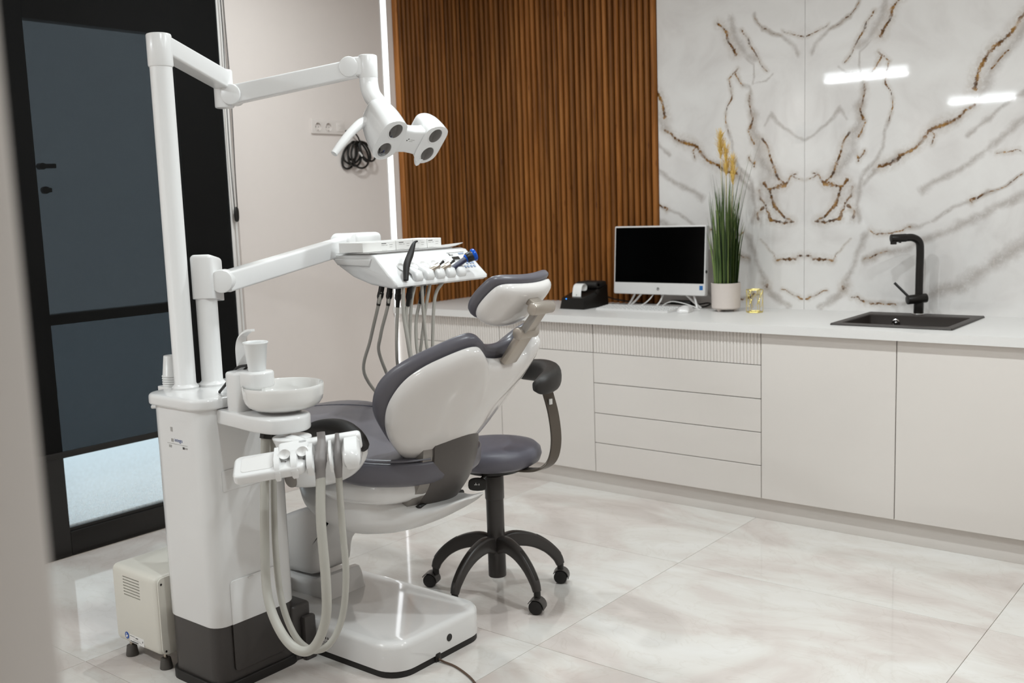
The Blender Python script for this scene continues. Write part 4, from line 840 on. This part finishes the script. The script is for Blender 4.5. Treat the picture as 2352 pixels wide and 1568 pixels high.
# hoses under the console
HS = [ # going down from the coupling, low point, going down from the instrument rest
 ([(-2.627, 2.54, 1.205), (-2.637, 2.525, 1.136), (-2.716, 2.552, 1.004), (-2.80, 2.59, .868)], (-2.80, 2.70, .74), [(-2.544, 2.56, 1.2), (-2.549, 2.56, 1.10), (-2.540, 2.568, .98), (-2.56, 2.60, .88), (-2.66, 2.68, .77)], .0062),
 ([(-2.602, 2.555, 1.205), (-2.609, 2.545, 1.135), (-2.667, 2.557, 1.022), (-2.708, 2.587, .94)], (-2.74, 2.70, .78), [(-2.55, 2.625, 1.2), (-2.563, 2.615, 1.13), (-2.575, 2.61, .975), (-2.60, 2.66, .87), (-2.67, 2.715, .80)], .0062),
 ([(-2.568, 2.56, 1.2), (-2.580, 2.556, 1.073), (-2.594, 2.562, .979), (-2.630, 2.60, .90)], (-2.67, 2.67, .85), [(-2.552, 2.706, 1.2), (-2.570, 2.69, 1.09), (-2.590, 2.68, .96), (-2.625, 2.69, .875)], .006),
 ([(-2.548, 2.60, 1.2), (-2.561, 2.586, 1.10), (-2.552, 2.583, .978), (-2.548, 2.62, .88)], (-2.555, 2.70, .81), [(-2.548, 2.77, 1.2), (-2.569, 2.745, 1.14), (-2.572, 2.725, .97), (-2.58, 2.73, .87)], .0062),
 ([(-2.555, 2.68, 1.2), (-2.578, 2.652, 1.07), (-2.565, 2.638, .95)], (-2.557, 2.66, .885), [(-2.55, 2.66, 1.2), (-2.552, 2.663, 1.10), (-2.548, 2.668, .98), (-2.548, 2.675, .92)], .006)]
HL = ['grey looped hose with black coupling hanging farthest from the headrest of the chair', 'grey looped hose whose black coupling hangs second from the spring arm', None, None, None]
for hi, (pa, lo_, pb, r) in enumerate(HS):
    t = thing('instrument_hose', HL[hi] or 'grey looped hose with black coupling in the bundle under the syringe', 'hose', pa[0], 'hoses under the console')
    pts = pa+[lo_]+pb[::-1]; MB().tube(pts, r, n=10, smooth=7).build('hose', 'hose_grey', t)
    P0, P1 = Vector(pts[0]), Vector(pts[1]); d = (P1-P0).normalized()
    MB().cyl(P0+V(0, 0, .006), P0+d*.05, .0105, .010, n=14).cyl(P0+d*.028, P0+d*.045, .0115, n=14).cyl(P0+d*.045, P0+d*.075, .008, .007, n=14).build('coupling', 'black', t)
# boxes on the console
tl_ = [(2.500, 2.664, 'long white carton with a printed label, at the end of the row on the console'), (2.666, 2.752, 'white printed carton second from the long carton on the console'), (2.754, 2.830, 'white printed carton behind the tip of the black syringe'), (2.832, 2.909, 'white printed carton at the end of the row over the keypad')]
for k, (y0, y1, lb) in enumerate(tl_):
    z0 = 1.3205; t = thing('carton', lb, 'box', (-2.74, (y0+y1)/2, z0), 'cartons on the console')
    MB().box(-2.80, -2.676, y0, y1, z0, z0+.0345, .001, 1).build('body', 'paper', t)
    w = y1-y0; o_ = w-.078
    rc = [(o_+.006, o_+.030, .026, .0285, 0), (o_+.006, o_+.022, .020, .0215, 1), (o_+.026, o_+.036, .020, .0215, 1), (o_+.046, o_+.062, .021, .0228, 1), (o_+.046, o_+.060, .013, .0145, 1), (o_+.008, o_+.034, .003, .0036, 1)]
    marks('print', (-2.676, y0, z0), (0, 1, 0), (0, 0, 1), rc, ['ink', 'ink_light'], t, .0003)
b = MB(); yy = [2.50+.5*k/12 for k in range(13)]
R = []
for y in yy:
    u = max(0, (y-2.90)/.1); R.append([(x, y, 1.3168+zz+u*u*.006*(1+10*(x+2.75))) for x, zz in ((-2.812, .003), (-2.808, 0), (-2.75, 0), (-2.648, 0), (-2.645, .003), (-2.644, .0036), (-2.75, .0006), (-2.808, .0006))])
tag(b.rings(R).build('tray_liner', 'foil'), 'thin white tray liner with a lifted corner under the cartons', 'tray liner')

# ------------------------------------------------------------------ dental chair
YC = 2.352
dc = thing('dental_chair', 'white dental chair with dark grey upholstery, reclined back and headrest', 'dental chair', (-2.65, YC, 0))
BO = rrect(-3.14, -2.213, 2.112, 2.558, .085, 8)
MB().prism(offset(BO, .004), 0, .024).build('base_skirt', 'black_soft', dc)
bs = MB().prism(BO, .022, .116, .002, .022, 6).build('base', 'base_gloss', dc)
MB().cyl((-2.216, 2.362, .062), (-2.2115, 2.362, .062), .0125, n=20).build('pedal_socket', 'black', bs)
MB().box(-2.24, -2.209, 2.292, 2.318, 0, .03, .006).build('cable_outlet', 'black', bs)
marks('base_label', (-2.585, 2.112, .045), (1, 0, 0), (0, 0, 1), [(.0, .05, .0, .004, 0), (.01, .05, .008, .012, 0), (.03, .036, .03, .04, 1), (.045, .050, .022, .03, 1), (.056, .061, .022, .03, 1), (.067, .072, .020, .03, 1), (.05, .055, .01, .016, 1), (.075, .083, .01, .018, 2), (.062, .067, .008, .015, 1), (-.02, -.017, .035, .045, 1)], ['ink_light', 'ink', 'ink_blue'], bs)
MB().prism([tuple(p) for p in cr([(-3.07, .10), (-2.99, .195), (-2.88, .172), (-2.78, .175), (-2.715, .19), (-2.685, .11)], 3)], 2.255, 2.445, .018, .018, 4, fn=lambda x, z, y: (x, y, z)).build('lift_base', 'gloss_white', dc, 40)
lift = [(-3.03, .14), (-3.045, .26), (-2.985, .35), (-2.85, .415), (-2.70, .46), (-2.60, .47), (-2.63, .39), (-2.73, .29), (-2.765, .195), (-2.90, .18)]
MB().prism([tuple(p) for p in cr(lift, 4, True)], 2.258, 2.442, .03, .03, 5, fn=lambda x, z, y: (x, y, z)).build('lift_arm', 'satin_white', dc, 50)
# casing below the seat
MB().loft([(-2.80, YC, .10, .48, .56), (-2.68, YC, .17, .43, .58), (-2.5, YC, .205, .40, .60), (-2.36, YC, .20, .418, .60), (-2.27, YC, .155, .445, .555), (-2.20, YC, .12, .480, .542), (-2.14, YC, .10, .515, .548), (-2.09, YC, .07, .550, .564), (-2.068, YC, .03, .563, .571)], n=40, p=2.8).build('seat_casing', 'satin_white', dc)
MB().loft([(-2.62, YC, .17, .50, .62), (-2.45, YC, .225, .52, .64), (-2.3, YC, .213, .535, .645), (-2.22, YC, .145, .555, .648), (-2.16, YC, .07, .58, .64)], n=40, p=3.2).build('seat_pan', 'gloss_white', dc)
# seat and leg rest upholstery
zs = interp([(-3.8, .48), (-3.6, .56), (-3.3, .655), (-3.05, .728), (-2.82, .758), (-2.62, .738), (-2.42, .708), (-2.25, .700), (-2.1, .705), (-1.95, .72)])
seat_o = [(-3.47, -.10), (-3.3, -.19), (-3.0, -.245), (-2.7, -.262), (-2.42, -.264), (-2.30, -.250), (-2.20, -.19), (-2.14, -.11), (-2.12, 0), (-2.14, .11), (-2.20, .19), (-2.30, .25), (-2.42, .264), (-2.7, .262), (-3.0, .245), (-3.3, .19), (-3.47, .10), (-3.5, 0)]
def seatmap(a, b, n): return V(a, YC+b*(1 if n > -.04 else 1-(-n-.04)*1.2), zs(a)-.012+n+.10*b*b*(1 if n > 0 else .3))
MB().pillow(seat_o, (-2.75, 0), .012, .088, lambda a, b, n: seatmap(a, b, n-.006), p=5.5, nr=12, nsub=6).build('seat_side', 'upholstery', dc, 60)
MB().pillow([(-2.75+(a+2.75)*.978, b*.95) for a, b in seat_o], (-2.75, 0), .012, .008, lambda a, b, n: seatmap(a, b, n+.004), p=4, nr=8, nsub=6).build('seat_top', 'upholstery', dc, 60)
seam = [tuple(q*.985 for q in (0, 0)) for _ in range(1)]
MB().tube([seatmap(a, b, .010) for a, b in [(-2.9, -.250), (-2.7, -.261), (-2.42, -.263), (-2.30, -.249), (-2.20, -.189), (-2.145, -.11)]], .003, n=6).build('seat_seam', 'upholstery', dc)
MB().tube([seatmap(a, b, .0165) for a, b in [(-3.3, .06), (-3.05, .085), (-2.85, .13), (-2.72, .19), (-2.66, .235)]], .0022, n=6).build('seat_seam', 'upholstery', dc)
# backrest
cx = cr([(-2.315, .585), (-2.235, .675), (-2.14, .785), (-2.035, .90), (-1.945, .995), (-1.86, 1.085), (-1.82, 1.13)], 16); CP = np.array(cx); cs = np.concatenate([[0], np.cumsum(np.hypot(*np.diff(CP, axis=0).T))]); LB = cs[-1]
def backmap(k, n0=0):
    def f(v, s, n):
        d = s*LB; x = np.interp(d, cs, CP[:, 0]); z = np.interp(d, cs, CP[:, 1]); e = .01
        tx = np.interp(d+e, cs, CP[:, 0])-np.interp(d-e, cs, CP[:, 0]); tz = np.interp(d+e, cs, CP[:, 1])-np.interp(d-e, cs, CP[:, 1]); l = math.hypot(tx, tz); tx /= l; tz /= l
        off = n+n0+k*v*v; return V(x-tz*off, YC+v, z+tx*off)
    return f
half = [(.0, .105), (.085, .150), (.145, .195), (.20, .262), (.262, .366), (.288, .479), (.282, .585), (.248, .695), (.195, .801), (.155, .858), (.128, .868), (.098, .848), (.06, .812)]
bo = half+[(0, .802)]+[(-a, b) for a, b in half[:0:-1]]
MB().pillow(bo, (0, .45), .055, .03, backmap(1.15, .035), p=3.0, nr=12, nsub=5).build('backrest', 'upholstery', dc, 60)
hs_ = [(.0, .145), (.10, .168), (.165, .215), (.226, .305), (.261, .41), (.272, .51), (.265, .62), (.233, .725), (.178, .823), (.140, .852), (.112, .830), (.08, .795)]
so_ = hs_+[(0, .785)]+[(-a, b) for a, b in hs_[:0:-1]]
MB().pillow(so_, (0, .45), .02, .052, backmap(1.15, .002), p=3.2, nr=12, nsub=5).build('back_shell', 'shell_white', dc, 60)
# hinge cover between seat casing and shell
def hinge(path, ws, th, bulge, name, m_):
    R = []; P = cr(path, 6); W = cr([(w,) for w in ws], 6)
    for i, (x, z) in enumerate(P):
        x2, z2 = P[min(i+1, len(P)-1)]; x1, z1 = P[max(i-1, 0)]; l = math.hypot(x2-x1, z2-z1); nx, nz = (z2-z1)/l, -(x2-x1)/l; w = float(W[i][0])
        top = [V(x+nx*bulge*(1-(v*v)), YC+v*w, z+nz*bulge*(1-v*v)) for v in np.linspace(-1, 1, 13)]
        bot = [V(x+nx*(bulge*(1-v*v)-th), YC+v*w, z+nz*(bulge*(1-v*v)-th)) for v in np.linspace(1, -1, 13)]
        R.append(top+bot)
    return MB().rings(R).build(name, m_, dc, 40)
hinge([(-2.250, .505), (-2.215, .548), (-2.16, .62), (-2.135, .70), (-2.13, .785)], [.095, .096, .098, .104, .10], .03, .035, 'hinge_cover', 'taupe_plastic')
hinge([(-2.272, .503), (-2.24, .545), (-2.182, .615), (-2.158, .70), (-2.155, .735)], [.118, .122, .128, .132, .13], .03, .036, 'hinge_trim', 'bronze_plastic')
MB().box(-2.275, -2.20, YC-.108, YC+.108, .512, .530, .008, R=Matrix.Rotation(math.radians(-28), 3, 'Y')).build('hinge_gap', 'black', dc)
# headrest and its jointed bar
def lin(p0, ang, k, n0=0):
    ca, sa = math.cos(ang), math.sin(ang)
    def f(v, s, n): off = n+n0+k*v*v; return V(p0[0]+ca*s-sa*off, YC+v, p0[1]+sa*s+ca*off)
    return f
hm = math.radians(42); hc = (-1.868, 1.180)
ho = [(-.135, -.045), (-.10, -.085), (0, -.095), (.10, -.085), (.135, -.045), (.138, .03), (.12, .075), (.05, .092), (-.05, .092), (-.12, .075), (-.138, .03)]
MB().pillow(ho, (0, 0), .032, .014, lin(hc, hm, 1.6, .024), p=3.0, nr=10).build('headrest', 'upholstery', dc, 60)
MB().pillow([(a*.93, b*.92) for a, b in ho], (0, 0), .012, .036, lin(hc, hm, 1.6, .006), p=3.0, nr=10).build('headrest_shell', 'shell_white', dc, 60)
J1 = V(-1.842, YC, 1.098); J2 = V(-1.782, YC, 1.172)
MB().bar((-1.915, YC, 1.005), J1, .062, .026, up=(-.7, 0, .7), bev=.008).build('headrest_bar', 'champagne', dc)
MB().cyl(J1-V(0, .042, 0), J1+V(0, .042, 0), .0185, n=24, bev=.003).build('headrest_joint', 'champagne', dc)
MB().cyl(J2-V(0, .046, 0), J2+V(0, .046, 0), .0185, n=24, bev=.003).build('headrest_joint', 'champagne', dc)
MB().bar(J1, J2, .05, .022, up=(-.7, 0, .7), bev=.005).build('headrest_link', 'champagne', dc)
MB().bar(J1+V(.010, -.027, .004)*1.0, J2+V(.0, -.027, -.01), .012, .018, up=(-.7, 0, .7), bev=.004).build('release_lever', 'bronze_plastic', dc)
MB().bar(J2, V(-1.82, YC, 1.195), .05, .022, up=(0, 0, 1), bev=.006).build('headrest_plate', 'champagne', dc)
# armrest on the tower side
ap = cr([(-2.50, .778), (-2.44, .802), (-2.37, .818), (-2.30, .820), (-2.245, .800), (-2.208, .768)], 5); R = []
for i, (x, z) in enumerate(ap):
    t = i/(len(ap)-1); w = .034*(.35+.65*math.sin(PI*min(1, t*1.0+.0))**.35 if 0 < t < 1 else .35); hgt = .026*(.4+.6*math.sin(PI*t)**.5)
    x2, z2 = ap[min(i+1, len(ap)-1)]; x1, z1 = ap[max(i-1, 0)]; l = math.hypot(x2-x1, z2-z1); nx, nz = -(z2-z1)/l, (x2-x1)/l
    R.append([V(x+nx*hgt*math.sin(a), 2.03+w*math.cos(a), z+nz*hgt*math.sin(a)) for a in np.linspace(0, 2*PI, 20, endpoint=False)])
MB().rings(R).build('armrest_pad', 'black_soft', dc)
aw = [(-2.222, .765), (-2.262, .695), (-2.35, .645), (-2.47, .612), (-2.57, .602), (-2.60, .64), (-2.58, .70), (-2.50, .765), (-2.40, .808), (-2.30, .812)]
MB().pillow(aw, (-2.42, .705), .024, .024, lambda a, b, n: V(a, 2.045-n, b), p=3.5, nr=8).build('armrest_body', 'gloss_white', dc)
MB().cyl((-2.555, 2.02, .632), (-2.555, 2.10, .632), .03, n=24, bev=.004).build('armrest_pivot', 'bronze_plastic', dc)
# cord on the floor
tag(MB().tube([(-2.225, 2.305, .012), (-2.19, 2.305, .006), (-2.128, 2.301, .004), (-2.02, 2.258, .004), (-1.90, 2.17, .004), (-1.80, 2.05, .004)], .0035, n=8).build('floor_cord', 'cord_brown'), 'thin brown cord running across the floor from the chair base', 'cord')

# ------------------------------------------------------------------ operator stool
sc = V(-2.435, 2.884, 0)
sl_ = thing('operator_stool', 'black five-legged stool on casters with grey seat and curved armrest', 'stool', sc)
MB().lathe([(.0, .502), (.10, .502), (.15, .506), (.176, .522), (.184, .545), (.180, .566), (.165, .580), (.13, .587), (.07, .589), (.0, .589)], sc, n=56).build('seat', 'stool_leather', sl_, 60)
MB().cyl(sc+V(0, 0, .485), sc+V(0, 0, .503), .11, .12, n=32).build('seat_plate', 'black', sl_)
MB().cyl(sc+V(0, 0, .20), sc+V(0, 0, .40), .0335, n=28).cyl(sc+V(0, 0, .37), sc+V(0, 0, .462), .0365, n=28, bev=.003).build('column', 'charcoal', sl_)
MB().cyl(sc+V(0, 0, .455), sc+V(0, 0, .49), .022, n=20).build('piston', 'black', sl_)
MB().cyl(sc+V(0, 0, .066), sc+V(0, 0, .235), .034, n=28, bev=.004).build('hub', 'charcoal', sl_)
lv = MB().tube([sc+V(.03, -.06, .488), sc+V(.03, -.10, .478), sc+V(.03, -.125, .468)], .006, n=8).build('lever', 'black', sl_)
MB().pillow([(-.03, -.02), (.03, -.02), (.032, .016), (0, .026), (-.032, .016)], (0, 0), .006, .006, lambda a, b, n: sc+V(.030+a*.8, -.13-n+a*.5, .460+b)).build('lever_paddle', 'black', lv)
marks('lever_mark', sc+V(.022, -.1385, .455), (.8, .5, 0), (0, 0, 1), [(0, .012, .004, .006, 0), (.005, .007, .004, .012, 0), (.016, .019, .003, .009, 0)], ['paper'], lv, .003)
for a in (200, 272, 343.6, 56, 128):
    d = V(math.cos(math.radians(a)), math.sin(math.radians(a)), 0); s = V(-d.y, d.x, 0)
    prof_ = cr([(.015, .19, .062, .040), (.07, .205, .060, .036), (.14, .190, .053, .033), (.20, .155, .045, .031), (.242, .110, .040, .029), (.256, .078, .034, .026)], 5); R = []
    for i, (r_, z_, h_, w_) in enumerate(prof_):
        r2, z2 = prof_[min(i+1, len(prof_)-1)][:2]; r1, z1 = prof_[max(i-1, 0)][:2]; l = math.hypot(r2-r1, z2-z1); nr_, nz_ = -(z2-z1)/l, (r2-r1)/l
        R.append([sc+d*(r_+nr_*b_)+s*a_+V(0, 0, z_+nz_*b_) for a_, b_ in rrect(-w_/2, w_/2, -h_/2, h_/2, .011, 3)])
    lg_ = MB().rings(R).build('leg', 'charcoal', sl_, 50)
    pts = [sc+d*(r_-(.0))+V(0, 0, z_) for r_, z_, h_, w_ in prof_[12:21]]
    R = []
    for i in range(11, 21):
        r_, z_, h_, w_ = prof_[i]; r2, z2 = prof_[i+1][:2]; r1, z1 = prof_[i-1][:2]; l = math.hypot(r2-r1, z2-z1); nr_, nz_ = -(z2-z1)/l, (r2-r1)/l; o_ = h_/2
        R.append([sc+d*(r_+nr_*(o_+c_))+s*b_+V(0, 0, z_+nz_*(o_+c_)) for b_, c_ in ((-.007, -.004), (-.006, .0012), (.006, .0012), (.007, -.004))])
    MB().rings(R).build('foot_pad', 'dark_metal', lg_)
    cc = sc+d*.262; ang = math.radians(218+18*math.sin(a)); fd = V(math.cos(ang), math.sin(ang), 0); ax = V(-fd.y, fd.x, 0); wc = sc+d*.268+fd*.010+V(0, 0, .0265)
    MB().cyl(sc+d*.256+V(0, 0, .05), sc+d*.256+V(0, 0, .085), .013, n=14).build('caster_stem', 'black', lg_)
    MB().cyl(wc-ax*.024, wc-ax*.006, .0262, n=24, bev=.004).cyl(wc+ax*.006, wc+ax*.024, .0262, n=24, bev=.004).build('caster_wheel', 'black_soft', lg_)
    R = []
    for t in np.linspace(-.2, PI*.85, 10): R.append([wc+ax*a_+fd*(-math.cos(t)*r_)+V(0, 0, math.sin(t)*r_) for a_, r_ in ((-.023, .029), (.023, .029), (.023, .032), (-.023, .032))])
    MB().rings(R).build('caster_hood', 'charcoal', lg_)
MB().strip([sc+V(.03, 0, .497), sc+V(.16, .012, .500), sc+V(.215, .03, .512), sc+V(.243, .05, .545), sc+V(.250, .064, .613), sc+V(.236, .07, .708), sc+V(.212, .066, .80)], .05, .009, (.15, .98, 0)).build('armrest_bracket', 'bracket', sl_)
MB().box(sc.x+.232, sc.x+.237, sc.y+.052, sc.y+.066, .745, .765).build('sticker', 'paper', sl_)
R = []; P = cr([(-2.190, 2.835, .842), (-2.178, 2.875, .846), (-2.195, 2.945, .852), (-2.25, 3.01, .856), (-2.33, 3.05, .854), (-2.42, 3.06, .846), (-2.47, 3.05, .84)], 6)
for i, p_ in enumerate(P):
    t = i/(len(P)-1); sc_ = math.sin(PI*min(max(t, .012), .988))**.3; a_, b_ = P[max(i-1, 0)], P[min(i+1, len(P)-1)]; T = Vector(b_-a_).normalized(); sd = V(T.y, -T.x, 0).normalized()
    R.append([Vector(p_)+sd*.036*sc_*math.copysign(abs(math.cos(q))**.8, math.cos(q))+V(0, 0, (.04 if math.sin(q) > 0 else .05)*sc_*math.copysign(abs(math.sin(q))**.8, math.sin(q))-.012*(1-t)) for q in np.linspace(0, 2*PI, 20, endpoint=False)])
MB().rings(R).build('armrest_pad', 'pad_black', sl_, 60)

# ------------------------------------------------------------------ suction motor box behind the tower
cb = thing('suction_motor', 'ivory ventilated motor box on four rubber feet beside the tower', 'appliance', (-3.01, 1.9, 0))
KX0, KX1, KY0, KY1, KZ0, KZ1 = -3.158, -2.888, 1.722, 2.10, .058, .325
hb = MB().box(KX0, KX1, KY0, KY1, KZ0, KZ1, .022, 4).build('housing', 'box_ivory', cb)
MB().prism(rrect(KY0+.006, KY1-.006, KZ0+.004, KZ1-.004, .02, 4), 0, .004, 0, .002, fn=lambda y, z, d: (KX1-.001+d, y, z)).build('side_panel', 'box_ivory', cb)
hb['_m'] = 'box_ivory'; vb = MB()
for k in range(7): vb.box(-3.083, -2.985, KY0-.01, KY0+.06, .294-k*.0102-.002, .294-k*.0102+.002, .0015)
cut(hb, vb)
for y, z in ((KY0+.018, .30), (KY0+.018, .075)): MB().cyl((KX1+.002, y, z), (KX1+.0045, y, z), .0035, n=12).build('screw', 'dark_metal', cb)
for x, y in ((-3.115, 1.752), (-2.925, 1.760), (-3.115, 2.07), (-2.925, 2.07)):
    f_ = MB().cyl((x, y, 0), (x, y, .036), .021, .0165, n=24, bev=.002).build('foot', 'rubber', cb); MB().cyl((x, y, .034), (x, y, .062), .006, n=12).build('foot_stem', 'steel', f_)
MB().lathe([(.012, 0), (.012, .0006), (.0, .0006)], (-3.085, KY0-.0002, .088), (0, -1, 0), n=24).build('instruction_sign', 'blue_sign', cb)
marks('sign_figure', (-3.085, KY0-.0006, .088), (1, 0, 0), (0, 0, 1), [(-.006, .002, -.007, .001, 0), (-.005, -.001, .003, .007, 0), (.001, .006, -.002, .002, 0)], ['paper'], cb, .0008)
marks('rating_plate', (-3.068, KY0-.0004, .070), (1, 0, 0), (0, 0, 1), [(0, .085, 0, .026, 0), (.002, .03, .021, .0225, 1), (.002, .05, .002, .005, 2), (.02, .06, .012, .0128, 1), (.02, .07, .008, .0088, 1), (.035, .05, .018, .021, 1), (.075, .079, .012, .018, 2)], ['paper', 'ink_light', 'ink'], cb, .0004)
